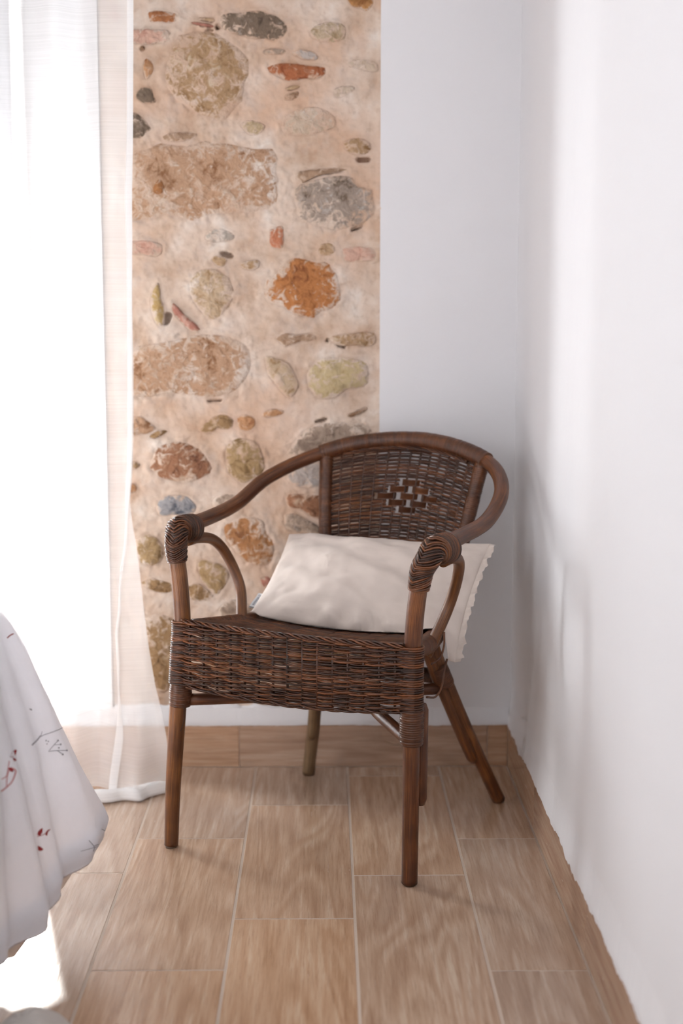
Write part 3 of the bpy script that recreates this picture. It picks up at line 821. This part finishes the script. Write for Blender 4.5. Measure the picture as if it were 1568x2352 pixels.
# loops under the arms
LOOP = np.array([(.2845,-.215,.6345),(.2842,-.175,.6345),(.2795,-.128,.6255),(.271,-.097,.600),(.255,-.079,.555),(.239,-.078,.510),(.2235,-.102,.458),(.212,-.120,.425)])
for s in (1, -1):
    P = resample(crspline(LOOP if s > 0 else mir(LOOP), 8), .008)
    mb = MB(); tube(mb, P, np.interp(np.linspace(0, 1, len(P)), [0, .5, 1], [.0118, .0112, .0122]), 14); mb.build('arm_loop', M_CANE2, chair)

# ---- weaving
def strand(mb, pts, r, rnd, n=5, flat=1.0): tube(mb, pts, r, n, True, rnd, flat)
rnd = np.random.RandomState(11)
# front apron: strands weave across the stakes and wrap round both legs
NST = 15
ap = MB(); stakes = MB()
lc = {s: (lambda z, s=s: np.array([np.interp(z, legs[s][:, 2], legs[s][:, i]) for i in range(3)])) for s in (-1, 1)}
rowsA = np.arange(0, 1.0001, 1 / 27.0)
def apron_z(a, t):       # a: -1..1, t: 0 top .. 1 bottom
    top = .4735 + .0035 * a * a
    bot = .3525 - .012 * (1 - a * a) + .003 * a
    return top + (bot - top) * t
UL, UR = -.2655 + .022, .248 - .022
for k, t in enumerate(rowsA):
    jit = .0009 * rnd.randn(5)
    zl, zr = apron_z(-1, t), apron_z(1, t)
    cl, cr_ = lc[-1](zl), lc[1](zr)
    pts = []
    rw = .0205
    for th in np.linspace(math.pi * .5, math.pi * 1.42, 9): pts.append((cl[0] + rw * math.cos(th), cl[1] + rw * math.sin(th), zl))
    us = np.linspace(cl[0] + .012, cr_[0] - .012, NST * 6 + 1)
    for u in us:
        a = (u - (cl[0] + cr_[0]) / 2) / ((cr_[0] - cl[0]) / 2)
        w = (a + 1) / 2 * NST
        bow = .010 * (1 - a * a)
        y = -.2875 - bow * .6 + .0043 * math.cos(math.pi * w + math.pi * k)
        z = apron_z(a, t) + .0007 * math.sin(w * 1.3 + k * 1.7) + np.interp(a, [-1, -.5, 0, .5, 1], jit)
        pts.append((u, y, z))
    for th in np.linspace(-math.pi * .42, math.pi * .5, 9): pts.append((cr_[0] + rw * math.cos(th), cr_[1] + rw * math.sin(th), zr))
    strand(ap, pts, .00215, rnd.rand())
    if k % 1 == 0 and 0 < k < 27:      # companion strand of the pair
        p2 = np.array(pts); inner = slice(9, -9)
        p2[inner, 1] = 2 * (-.2875 - .006 * (1 - np.linspace(-1, 1, len(us)) ** 2)) - p2[inner, 1]
        p2[:, 2] -= .0022
        strand(ap, p2[7:-7], .00165, rnd.rand(), 4)
ap.build('seat_apron', M_WEAVE, chair)['kind'] = 'stuff'
for i in range(NST):
    a = -1 + 2 * (i + .5) / NST; u = (UL + UR) / 2 + a * (UR - UL) / 2 * 1.04
    y = -.2875 - .006 * (1 - a * a)
    strand(stakes, [(u, y, apron_z(a, -.02)), (u, y, apron_z(a, .5)), (u, y, apron_z(a, 1.02))], .0026, rnd.rand() * .5, 6)
stakes.build('apron_stakes', M_WEAVE, chair)['kind'] = 'stuff'

# seat top
SV = np.array([-.287, -.25, -.18, -.12, -.04, .05, .12, .165]); SU = np.array([.246, .243, .232, .216, .196, .172, .158, .150]); SZ = np.array([.4765, .4755, .464, .456, .450, .446, .444, .444])
def seat_z(u, v):
    w = np.interp(v, SV, SU); zz = np.interp(v, SV, SZ)
    return zz - .014 * (1 - min(1, abs(u) / w) ** 2) * smooth01((v + .29) / .12)
st = MB(); k = 0; v = -.284
while v < .165:
    w = np.interp(v, SV, SU) + .004
    pts = []
    for a in np.linspace(-1, 1, 44):
        u = a * w
        pts.append((u - .008, v + .0007 * math.sin(a * 9 + k), seat_z(u, v) + .0015 * math.cos(math.pi * (a + 1) / 2 * 11 + math.pi * k)))
    strand(st, pts, .0023, rnd.rand()); v += .0043; k += 1
st.build('woven_seat', M_WEAVE, chair)['kind'] = 'stuff'
mb = MB()
for i in range(11):
    a = -1 + 2 * (i + .5) / 11
    strand(mb, [(a * np.interp(q, SV, SU) - .008, q, seat_z(a * np.interp(q, SV, SU), q) - .001) for q in np.linspace(-.285, .165, 14)], .003, rnd.rand() * .5, 6)
mb.build('seat_stakes', M_WEAVE, chair)['kind'] = 'stuff'
# rims: bound rolls along the sides and back, plaited edge along the front
for s in (-1, 1):
    P = [(s * (np.interp(q, SV, SU) + .004) - .006, q, np.interp(q, SV, SZ) - .010) for q in np.linspace(-.262, .16, 16)]
    mb = MB(); wrapped(mb, P, [.0125, .0195, .0185, .015], .0044, .001, 14); mb.build('seat_rim', M_BIND, chair)
mb = MB(); wrapped(mb, [(-.152, .160, .434), (0, .178, .434), (.14, .160, .434)], .015, .0044, .001, 12); mb.build('seat_rim', M_BIND, chair)
mb = MB()
for ph in range(4):
    us = np.linspace(UL - .012, UR + .010, 150)
    pts = []
    for u in us:
        a = (u - (UL + UR) / 2) / ((UR - UL) / 2); q = (u - UL) / .034 * 2 * math.pi * .5 + ph * math.pi / 2
        pts.append((u, -.2865 - .0055 * (1 - a * a) + .0052 * math.cos(q), apron_z(a, 0) + .0035 + .0036 * math.sin(q)))
    strand(mb, pts, .0023, .25 + .2 * ph)
mb.build('plaited_edge', M_WEAVE, chair)['kind'] = 'stuff'
# lower plaited edge of the apron
mb = MB()
for ph in range(3):
    pts = []
    for u in np.linspace(UL - .004, UR + .004, 120):
        a = (u - (UL + UR) / 2) / ((UR - UL) / 2); q = (u - UL) / .05 * 2 * math.pi * .5 + ph * 2.1
        pts.append((u, -.2865 - .006 * (1 - a * a) + .004 * math.cos(q), apron_z(a, 1.0) - .003 + .0032 * math.sin(q)))
    strand(mb, pts, .0021, .3 + .2 * ph)
mb.build('plaited_edge', M_WEAVE, chair)['kind'] = 'stuff'
# loose ends of cane on the right side of the seat
for pts in ([(.262, -.235, .372), (.262, -.19, .362), (.258, -.15, .372), (.252, -.120, .400), (.252, -.108, .418)], [(.240, -.16, .418), (.246, -.13, .425), (.246, -.11, .445), (.242, -.10, .470)]):
    mb = MB(); strand(mb, crspline(pts, 8), .0021, .4, 7); mb.build('loose_cane_end', M_CANE, chair)

# ---- backrest
ZB = .435
def back_pt(a, t):
    """a -1..1 across, t 0 seat .. 1 under the rail"""
    ut = .1965; top = hoop_at(a * ut); top = top + np.array([0, -.001, -.012])
    bot = np.array([a * .150, .178 - .022 * a * a, ZB])
    p = bot + (top - bot) * t
    p[1] += -.012 * math.sin(math.pi * t)
    return p
for s in (-1, 1):
    P = [back_pt(s * .97, t) for t in np.linspace(0, 1.02, 30)]
    mb = MB(); wrapped(mb, P, [.0145, .0150, .0160], .0042, .001, 14); mb.build('back_post', M_BIND, chair)
NB = 15; ROWS = 90
dia = [(0, 0), (-.5, 1), (.5, 1), (-1, 2), (0, 2), (1, 2), (-.5, 3), (.5, 3), (0, 4)]
A0, T0, DA, DT = .060, .775, .292, -.0405        # centre of the top strip, spacing of the strips
def in_diamond(a, t):
    for i, j in dia:
        if abs(a - (A0 + i * DA - .018 * (j - 2) * 0)) < DA * .46 and abs(t - (T0 + j * DT)) < .0200: return True
    return False
bw = MB(); rnd = np.random.RandomState(4)
cache_t = {}
avals = np.linspace(-1, 1, NB * 6 + 1)
for k in range(ROWS):
    t = (k + .5) / ROWS * .985
    seg = []; rr = rnd.rand(); j1 = .0010 * rnd.randn(); ph = rnd.rand() * 6
    for a in avals:
        tt = t + (.0022 * math.sin(a * 5 + ph)) + j1
        if in_diamond(a, t):
            if len(seg) > 2: strand(bw, seg, .00205, rr)
            seg = []; continue
        p = back_pt(a, tt); w = (a + 1) / 2 * NB
        p[1] += .0032 * math.cos(math.pi * w + math.pi * k)
        seg.append(p)
    if len(seg) > 2: strand(bw, seg, .00205, rr)
bw.build('woven_backrest', M_WEAVE, chair)['kind'] = 'stuff'
for i in range(NB):
    a = -1 + 2 * (i + .5) / NB
    mb = MB(); strand(mb, [back_pt(a, t) + (0, .0005, 0) for t in np.linspace(0, 1.0, 22)], .0026, .1 + .3 * rnd.rand(), 6)
    mb.build('back_stake', M_WEAVE, chair)
for i, j in dia:
    mb = MB(); ca, ct = A0 + i * DA, T0 + j * DT
    n = 13; rowsv = []
    for q, off in enumerate((-.0195, -.0125, -.0118, -.0045, -.0038, .0038, .0045, .0118, .0125, .0195)):
        groove = .0009 if q in (1, 2, 3, 4, 5, 6, 7, 8) and q % 2 == 1 else 0
        row = []
        for x in np.linspace(-1, 1, n):
            p = back_pt(ca + x * DA * .40, ct + off); p[1] -= .0085 * math.cos(x * math.pi / 2) - .0030; p[1] += groove
            row.append(p)
        rowsv.append(row)
    V = np.array(rowsv); grid(mb, V); W = V.copy(); W[:, :, 1] += .0016; grid(mb, W, flip=True)
    mb.at = [np.full(len(x), .3 + .5 * rnd.rand()) for x in mb.at]
    mb.build('woven_strip', M_BIND, chair)
# binding over the top rail and the little plait under it
P = [hoop_at(u) for u in np.linspace(-.203, .203, 60)]
mb = MB(); wrapped(mb, P, .0190, .0040, .0008, 18, up=np.array([0, 0, 1.0])); mb.build('rail_binding', M_BIND, chair)
mb = MB()
for ph in range(3):
    pts = []
    for u in np.linspace(-.150, .155, 90):
        p = hoop_at(u); q = u / .03 * math.pi + ph * 2.1
        pts.append(p + (0, -.0135 + .0022 * math.cos(q), -.0175 - .004 * (u / .15) ** 4 + .0030 * math.sin(q)))
    strand(mb, pts, .0019, .4 + .2 * ph)
mb.build('plaited_edge', M_WEAVE, chair)['kind'] = 'stuff'
# ------------------------------------------------------------------ sheer curtain
CY0 = 3.215
edge_px = [(305,-60),(305,0),(304,200),(305,350),(300,440),(303,520),(303,700),(306,850),(306,1000),(303,1100),(297,1150),(303,1200),(314,1260),(330,1400),(340,1480),(355,1570),(372,1640),(383,1700),(388,1760),(386,1800)]
ew = np.array([ony(px, py, CY0 - .004) for px, py in edge_px])          # x, y, z of the free edge
def edge_x(z): return np.interp(z, ew[::-1, 2], ew[::-1, 0])
curtain = empty('sheer_curtain', (-.8, CY0, 0))
tag(curtain, 'long white sheer curtain hanging over the window to the floor', 'curtain')
CT = np.array([-.8, CY0, 0])
def fold(x, z, d):
    """depth of the folds at x; d = distance from the free edge"""
    k = smooth01(d / .07)
    dr = .02 * math.sin(z * 1.7)
    a = .013 + .010 * (1 - min(1, z / 1.6))
    return -k * (a * math.sin((x + dr) * 2 * math.pi / .155 + .6) + .45 * a * math.sin((x - dr) * 2 * math.pi / .083 + 2.0))
zs = np.concatenate([np.linspace(2.32, .10, 90), np.linspace(.085, .014, 8)])
ds = np.concatenate([np.linspace(0, .06, 10), np.linspace(.068, .86, 120)])
rows = []
for z in zs:
    row = []
    for d in ds:
        x = edge_x(z) - d
        y = CY0 + fold(x, z, d) - .055 * smooth01((.14 - z) / .13) * smooth01(d / .05)
        row.append((x, y, z))
    rows.append(row)
V = np.array(rows) - CT
mb = MB(); grid(mb, V); mb.build('curtain_panel', M_SHEER, curtain)
# side hem: a doubled strip that runs down the free edge and wanders inwards lower down
strip = [(298,-60,13),(298,0,13),(297,300,13),(294,450,15),(296,560,12),(296,700,10),(297,900,10),(296,1050,10),(292,1130,9),(290,1180,5),(287,1250,4),(277,1330,4),(275,1400,5),(269,1455,5),(272,1520,5),(273,1588,3),(275,1640,9),(273,1700,18),(268,1760,19),(265,1806,17)]
sp = np.array([[*ony(px, py, CY0 - .014), w] for px, py, w in strip])
sps = crspline(sp, 8)
rows = []
for x, y, z, w in sps:
    hw = w / 3267 * 3.2 / 2 + .0005
    yb = CY0 + min(fold(x, z, edge_x(z) - x), 0) - .006 - .055 * smooth01((.14 - z) / .13) * smooth01((edge_x(z) - x) / .05)
    rows.append([(x - hw, yb, max(z, .016)), (x, yb - .0012, max(z, .016)), (x + hw, yb, max(z, .016))])
mb = MB(); grid(mb, np.array(rows)[::-1] - CT, flip=True); mb.build('side_hem', M_SHEER2, curtain)
# bottom hem lying on the floor
back = np.array([onz(px, py, .016) for px, py in ((384,1797),(340,1803),(300,1808),(262,1814),(228,1816),(150,1815),(60,1808))] + [np.array([-.85, 3.17, .016]), np.array([-1.25, 3.17, .016])])
front = np.array([onz(px, py, .002) for px, py in ((386,1822),(345,1832),(322,1842),(285,1840),(240,1846),(150,1845),(60,1840))] + [np.array([-.85, 3.12, .002]), np.array([-1.25, 3.12, .002])])
bk, ft = crspline(back, 10), crspline(front, 10)
rows = []
for k, (f, zz) in enumerate(((0, .014), (.2, .021), (.5, .024), (.8, .019), (.95, .010), (1.0, .003), (.9, .0025), (.4, .0025))):
    rows.append([(*(b[:2] * (1 - f) + c[:2] * f), zz * (1 + .25 * fbm(b[0] * 14, k * .2, 3)) + .001) for b, c in zip(bk, ft)])
mb = MB(); grid(mb, np.array(rows) - CT); mb.build('bottom_hem', M_SHEER2, curtain)
# rod
rod = empty('curtain_rod', (-.95, CY0, 2.36)); tag(rod, 'curtain rod above the window holding up the sheer curtain', 'curtain rod')
mb = MB(); tube(mb, [(-.75, 0, 0), (.60, 0, 0)], .009, 12, up=np.array([0, 0, 1.0])); mb.build('pole', M_FRAME, rod)
for x in (-.70, .55):
    mb = MB(); tube(mb, [(x, 0, 0), (x, .08, 0), (x, WALL_Y - CY0, 0)], .006, 10, up=np.array([0, 0, 1.0])); mb.build('bracket', M_FRAME, rod)

# ------------------------------------------------------------------ linen cushion
CB = np.array([.02, .03, .45])
cushion = empty('linen_cushion', tuple(cw(CB)), R(-PHI))
tag(cushion, 'plain off-white linen cushion leaning on the wicker armchair', 'cushion')
cBL, cBR, cTR, cTL = (np.array(p) for p in ((-.212, -.088, .462), (.247, -.052, .398), (.252, .128, .616), (-.236, .138, .602)))
def cush(p, q, side):
    """p, q in -1..1; side +1 = front face"""
    # pillow outline: edges curve in between the corners
    x = p * (1 - .045 * (1 - q * q)); y = q * (1 - .05 * (1 - p * p))
    a, b = (x + 1) / 2, (y + 1) / 2
    base = cBL * (1 - a) * (1 - b) + cBR * a * (1 - b) + cTR * a * b + cTL * (1 - a) * b
    du = (cBR - cBL) * (1 - b) + (cTR - cTL) * b; dv = (cTL - cBL) * (1 - a) + (cTR - cBR) * a
    n = np.cross(du, dv); n /= np.linalg.norm(n)
    e = max(0.0, (1 - p * p)) ** .52 * max(0.0, (1 - q * q)) ** .52
    h = (.056 if side > 0 else .050) * e
    # the filling is thinner towards the overhanging right end
    h *= np.interp(p, [-1, -.2, .6, 1], [.95, 1.08, .92, .7])
    fade = min(1, e * 3.0)
    h += side * 0 + fade * (.0095 * fbm(p * 2.0 + 5, q * 2.0, side) + .0030 * fbm(p * 4.5 + q * 2, q * 6 - p * 2, 4 + side) + .0012 * fbm(p * 13, q * 9, 8 + side))
    # puckers along the lower seam
    pk = math.exp(-((q + .86) / .16) ** 2)
    h += pk * fade * .010 * math.sin(p * 17 + 1.3 * math.sin(p * 5)) * (1 - p * p)
    # diagonal creases off the corners
    h += .0060 * fade * math.sin((p * 1.1 + q * 2.4) * 4.4 + 1.0) * math.exp(-((p - .1) ** 2 + (q + .1) ** 2) * 1.2)
    r = base + n * h * side
    w = np.interp(r[1], SV, SU)
    if r[1] < .17 and abs(r[0] + .006) < w + .036:        # it rests on the seat
        lo = seat_z(min(max(r[0], -w), w), r[1]) + .0055
        lo += .007 * smooth01((abs(r[0] + .006) - w + .028) / .014) - .030 * smooth01((abs(r[0] + .006) - w - .022) / .014)
        r[2] = max(r[2], lo + .0015 * (side > 0))
    return r
NP, NQ = 70, 46
pv = np.sin(np.linspace(-1, 1, NP) * math.pi / 2); qv = np.sin(np.linspace(-1, 1, NQ) * math.pi / 2)
mb = MB()
fr_ = np.array([[cush(p, q, 1) for p in pv] for q in qv]) - CB; bk_ = np.array([[cush(p, q, -1) for p in pv] for q in qv]) - CB
grid(mb, fr_); grid(mb, bk_, flip=True)
cover = mb.build('cover', M_LINEN, cushion)
# frayed flange on the right and lower right edges
def flange(name, pts, nrm, width, seed):
    mb = MB(); rows = []
    P = resample(np.array(pts), .004)
    for k, f in enumerate((-.15, .25, .6, .85, 1.0)):
        row = []
        for i, c in enumerate(P):
            s = i * .004
            w = width * (1 + .35 * fbm(s * 55, seed, 0) + .25 * fbm(s * 16, seed, 4)) if k == 4 else width
            wav = .0045 * f * math.sin(s * 2 * math.pi / .030 + seed) + .003 * f * math.sin(s * 2 * math.pi / .017)
            row.append(c + nrm[0] * w * f + nrm[1] * wav)
        rows.append(row)
    grid(mb, np.array(rows)); mb.build(name, M_LINEN, cushion)
right_edge = [cush(1, q, 1) - CB for q in np.linspace(-1, 1, 24)]
dn = np.array([.9, .25, .05]); dn /= np.linalg.norm(dn)
flange('frayed_edge', right_edge, (dn, np.array([0, -.8, .6])), .0125, 1.0)
# care label on the lower left edge
p0 = cush(-1, -.86, 1) - CB; p1 = cush(-1, -.56, 1) - CB
dl = (p1 - p0) / np.linalg.norm(p1 - p0); out = np.array([-1, 0, .12]); out -= dl * (out @ dl); out /= np.linalg.norm(out); nn = np.cross(out, dl)
if nn[1] > 0: nn = -nn
mb = MB(); L, W = .047, .0135
lat = np.array([[p0 + dl * L * a + out * (W * b - .002) + nn * (.001 * math.sin(a * 6) + .0006) for a in np.linspace(0, 1, 9)] for b in (0, .5, 1)])
lat2 = lat - nn * .0008
grid(mb, lat); grid(mb, lat2, flip=True)
label = mb.build('care_label', M_TAGCLOTH, cushion)
mb = MB()
def tagpt(a, b): return p0 + dl * L * a + out * (W * b - .002) + nn * (.001 * math.sin(a * 6) + .0012)
for k in range(7):
    a = .16 + k * .085
    mb.add([tagpt(a, .30), tagpt(a + .055, .30), tagpt(a + .055, .66), tagpt(a, .66)], [(0, 1, 2, 3)])
ring = [tagpt(.84 + .055 * math.cos(t), .48 + .2 * math.sin(t)) for t in np.linspace(0, 2 * math.pi, 17)] + [tagpt(.84 + .035 * math.cos(t), .48 + .12 * math.sin(t)) for t in np.linspace(0, 2 * math.pi, 17)]
mb.add(ring, [(i, i + 1, 18 + i, 17 + i) for i in range(16)])
mb.build('label_print', M_INK_TAG, label)
mb = MB(); mb.add([tagpt(0, .05), tagpt(.045, .05), tagpt(.045, .95), tagpt(0, .95)], [(0, 1, 2, 3)]); mb.build('label_edge', M_INK_DARK, label)

# ------------------------------------------------------------------ bed and duvet
bed = empty('bed', (-1.25, 1.38, 0)); tag(bed, 'bed hidden beneath the white printed duvet at the left', 'bed')
mb = MB(); box(mb, -.66, .64, -1.02, 1.02, .30, .535, .03); mb.build('mattress', M_MATTRESS, bed)
mb = MB(); box(mb, -.66, .64, -1.02, 1.02, .20, .298, .006); mb.build('bed_frame', M_WOOD_DARK, bed)
for x in (-.6, .58):
    for y in (-.95, .95):
        mb = MB(); tube(mb, [(x, y, 0), (x, y, .1), (x, y, .202)], [.022, .025, .03], 12); mb.build('leg', M_WOOD_DARK, bed)
DB = np.array([-1.2, 1.4, .0])
duvet = empty('printed_duvet', tuple(DB)); tag(duvet, 'white cotton duvet printed with grey twigs and red leaves, draped over the bed', 'duvet')
EX, RC = -.567, .08
path = [(EX, y) for y in np.arange(.35, 2.40, .012)]
path += [(EX - RC + RC * math.cos(t), 2.40 + RC * math.sin(t)) for t in np.linspace(0, math.pi / 2, 36)]
path += [(x, 2.48) for x in np.arange(EX - RC - .015, -1.85, -.015)]
path = np.array(path)
nrm = np.zeros_like(path)
tg = np.gradient(path, axis=0); nrm = np.stack([tg[:, 1], -tg[:, 0]], 1); nrm /= np.linalg.norm(nrm, axis=1)[:, None]
sl = np.concatenate([[0], np.cumsum(np.linalg.norm(np.diff(path, axis=0), axis=1))])
s_c = sl[len(np.arange(.35, 2.40, .012))]             # arc start
O_s = np.interp(sl - s_c, [-2.05, -.42, -.34, -.24, -.12, -.02, .03, .06, .13, .3, 1.5], [.05, .045, .045, .076, .125, .165, .185, .180, .13, .09, .08])
Zh = np.interp(sl - s_c, [-2.05, -.40, -.28, -.20, -.10, 0, .05, .13, 1.5], [.09, .085, .085, .098, .130, .162, .16, .155, .15])
def duv(i, t, inset=0.0):
    o = O_s[i] * (t ** .76) * (1 - .10 * smooth01((t - .93) / .07))
    f = .013 * t * math.sin(sl[i] * 2 * math.pi / .19 + .8 * math.sin(t * 3) + 2.2) + .009 * t ** .7 * math.sin(sl[i] * 2 * math.pi / .078 + 2.5 * t) + .012 * t ** .6 * fbm(sl[i] * 7, t * 2.2, 2) + .0012 * fbm(sl[i] * 22, t * 5, 6)
    o += f - inset
    z = .602 - t * (.602 - Zh[i]) + .012 * (1 - t) * fbm(sl[i] * 4, t, 5)
    x, y = path[i] + nrm[i] * o
    return np.array([x, y, z])
ts = np.concatenate([np.linspace(0, .94, 44), [.96, .98, .993, 1.0]])
rows = []
for k, d in enumerate(np.linspace(.62, 0.02, 16)):           # the top, towards the edge
    row = []
    for i in range(len(path)):
        c = np.array([-1.25, 1.38]); p = path[i] - nrm[i] * min(d, .62)
        p = np.array([min(p[0], EX), min(p[1], 2.48)])
        row.append((p[0], p[1], .602 + .030 * smooth01(d / .12) + .012 * fbm(p[0] * 5, p[1] * 5, 1)))
    rows.append(row)
for t in ts: rows.append([duv(i, t) for i in range(len(path))])
rows.append([duv(i, .985, .010) + (0, 0, .0) for i in range(len(path))])
rows.append([duv(i, .90, .016) for i in range(len(path))])
V = np.array(rows)
mb = MB(); grid(mb, V - DB, flip=True); dsurf = mb.build('duvet_cover', M_DUVET, duvet)
# gathered lower border that shows under the hem near the corner
rows = []
for t, drop in ((.90, 0), (.97, .0), (1.0, .018), (1.0, .045), (1.0, .072)):
    row = []
    for i in range(len(path)):
        w = np.interp(sl[i] - s_c, [-.30, -.22, -.12, .02, .10, .3], [0, .45, 1, .55, .4, .4])
        p = duv(i, t, .020 + .006 * math.sin(sl[i] * 2 * math.pi / .021) * (drop / .05) + drop * .5)
        p[2] -= drop * w
        row.append(p)
    rows.append(row)
mb = MB(); grid(mb, np.array(rows) - DB, flip=True); mb.build('gathered_border', M_LINING, duvet)
# printed motifs lie on the cloth
bv = BVHTree.FromPolygons([tuple(v) for v in V.reshape(-1, 3)], [tuple(p.vertices) for p in dsurf.data.polygons])
def hit(px, py):
    d = Vector(ray(px, py)).normalized(); r = bv.ray_cast(Vector(CC), d)
    if r[0] is None: return None
    n = r[1] if r[1].dot(d) < 0 else -r[1]
    return np.array(r[0] + n * .0012)
def stroke(mb, pts, w):
    P = resample(crspline(np.array(pts, float), 6), 3.0)
    T = np.gradient(P, axis=0); T /= np.linalg.norm(T, axis=1)[:, None] + 1e-9
    a, b = [], []
    for p, t in zip(P, T):
        h1, h2 = hit(p[0] - t[1] * w / 2, p[1] + t[0] * w / 2), hit(p[0] + t[1] * w / 2, p[1] - t[0] * w / 2)
        if h1 is None or h2 is None: continue
        a.append(h1); b.append(h2)
    if len(a) > 1: grid(mb, np.array([a, b]) - DB)
def blob(mb, poly):
    pts = [hit(*p) for p in poly]
    if any(p is None for p in pts): return
    c = sum(pts) / len(pts)
    mb.add(np.array([c] + pts) - DB, [(0, i + 1, (i + 1) % len(pts) + 1) for i in range(len(pts))])
def dot(mb, x, y, r): blob(mb, [(x + r * math.cos(t), y + r * math.sin(t)) for t in np.linspace(0, 2 * math.pi, 9)[:-1]])
mb = MB()
for pts, w in (([(72,1712),(92,1692),(118,1682),(140,1673),(145,1662),(148,1640)], 1.6), ([(72,1712),(84,1700),(92,1690)], 3.0), ([(140,1673),(152,1668),(161,1669)], 1.3), ([(146,1656),(142,1644)], 1.2), ([(92,1692),(96,1680)], 1.1), ([(152,1668),(162,1660)], 1.1),
               ([(110,1726),(130,1724),(151,1724)], 1.5), ([(130,1724),(142,1732)], 1.4), ([(112,1724),(124,1710),(132,1702)], 1.4), ([(124,1711),(138,1710)], 1.2),
               ([(203,1930),(215,1945),(213,1955)], 1.6), ([(215,1943),(236,1935)], 1.3), ([(232,1905),(244,1909)], 1.4), ([(66,1628),(72,1632)], 2.0), ([(185,1955),(210,1948),(235,1940)], 1.1)):
    stroke(mb, pts, w)
for x, y, r in ((152,1724,2.4),(143,1733,2.4),(134,1718,2.0),(138,1710,2.2),(132,1701,2.2),(105,1701,1.8),(110,1703,1.6),(107,1709,1.4),(70,1630,2.0)): dot(mb, x, y, r)
mb.build('twig_print', M_INK_GREY, duvet)['kind'] = 'stuff'
for poly in ([(84,1918),(86,1910),(92,1904),(97,1902),(96,1912),(91,1920)], [(103,1918),(104,1911),(109,1906),(115,1904),(109,1911),(107,1920)], [(85,1943),(92,1945),(99,1951),(92,1955),(86,1953)],
             [(22,1738),(27,1728),(33,1722),(38,1723),(35,1733),(28,1740)], [(28,1741),(33,1742),(37,1747),(31,1748)], [(18,1764),(24,1762),(31,1768),(27,1773),(20,1770)]):
    mb = MB(); blob(mb, poly)
    if mb.nv: mb.build('leaf_print', M_INK_RED, duvet)
for pts, w in (([(15,1466),(22,1460),(30,1456)], 2.6), ([(84,1922),(96,1918),(104,1914)], 1.2)):
    mb = MB(); stroke(mb, pts, w)
    if mb.nv: mb.build('stem_print', M_INK_RED, duvet)
mb = MB()
for pts, w in (([(1,1818),(14,1808),(26,1796),(33,1780),(35,1770),(26,1764)], 3.2), ([(14,1806),(15,1786),(19,1770)], 2.4), ([(2,1790),(14,1782),(18,1762),(20,1748)], 2.0)): stroke(mb, pts, w)
if mb.nv: mb.build('faded_print', M_INK_PINK, duvet)['kind'] = 'stuff'

# ------------------------------------------------------------------ grey cloth on the floor, bottom left corner
TC = np.array([-.435, 1.915, 0])
throw = empty('linen_throw', tuple(TC)); tag(throw, 'crumpled pale grey cloth lying on the floor below the duvet', 'throw')
rows = []
for f in np.linspace(0, 1, 26):
    row = []
    for t in np.linspace(0, 2 * math.pi, 73):
        rx = .085 * (1 + .12 * math.sin(3 * t + 1)); ry = .17 * (1 + .10 * math.sin(2 * t + .4))
        x, y = rx * f * math.cos(t), ry * f * math.sin(t)
        z = .098 * (1 - f ** 1.7) ** .8 + .010 * (1 - f) * fbm(x * 16, y * 16, 3) + .006 * f * (1 + math.sin(9 * t)) * (1 - f) + .0025
        row.append((x, y, max(z, .0015)))
    rows.append(row)
mb = MB(); grid(mb, np.array(rows), flip=True); mb.build('cloth', M_THROW, throw)
mb = MB(); hem = [rows[-1][k] for k in range(73)]; tube(mb, [(x, y, .003) for x, y, z in hem], .0026, 6, False); mb.build('hem', M_THROW, throw)
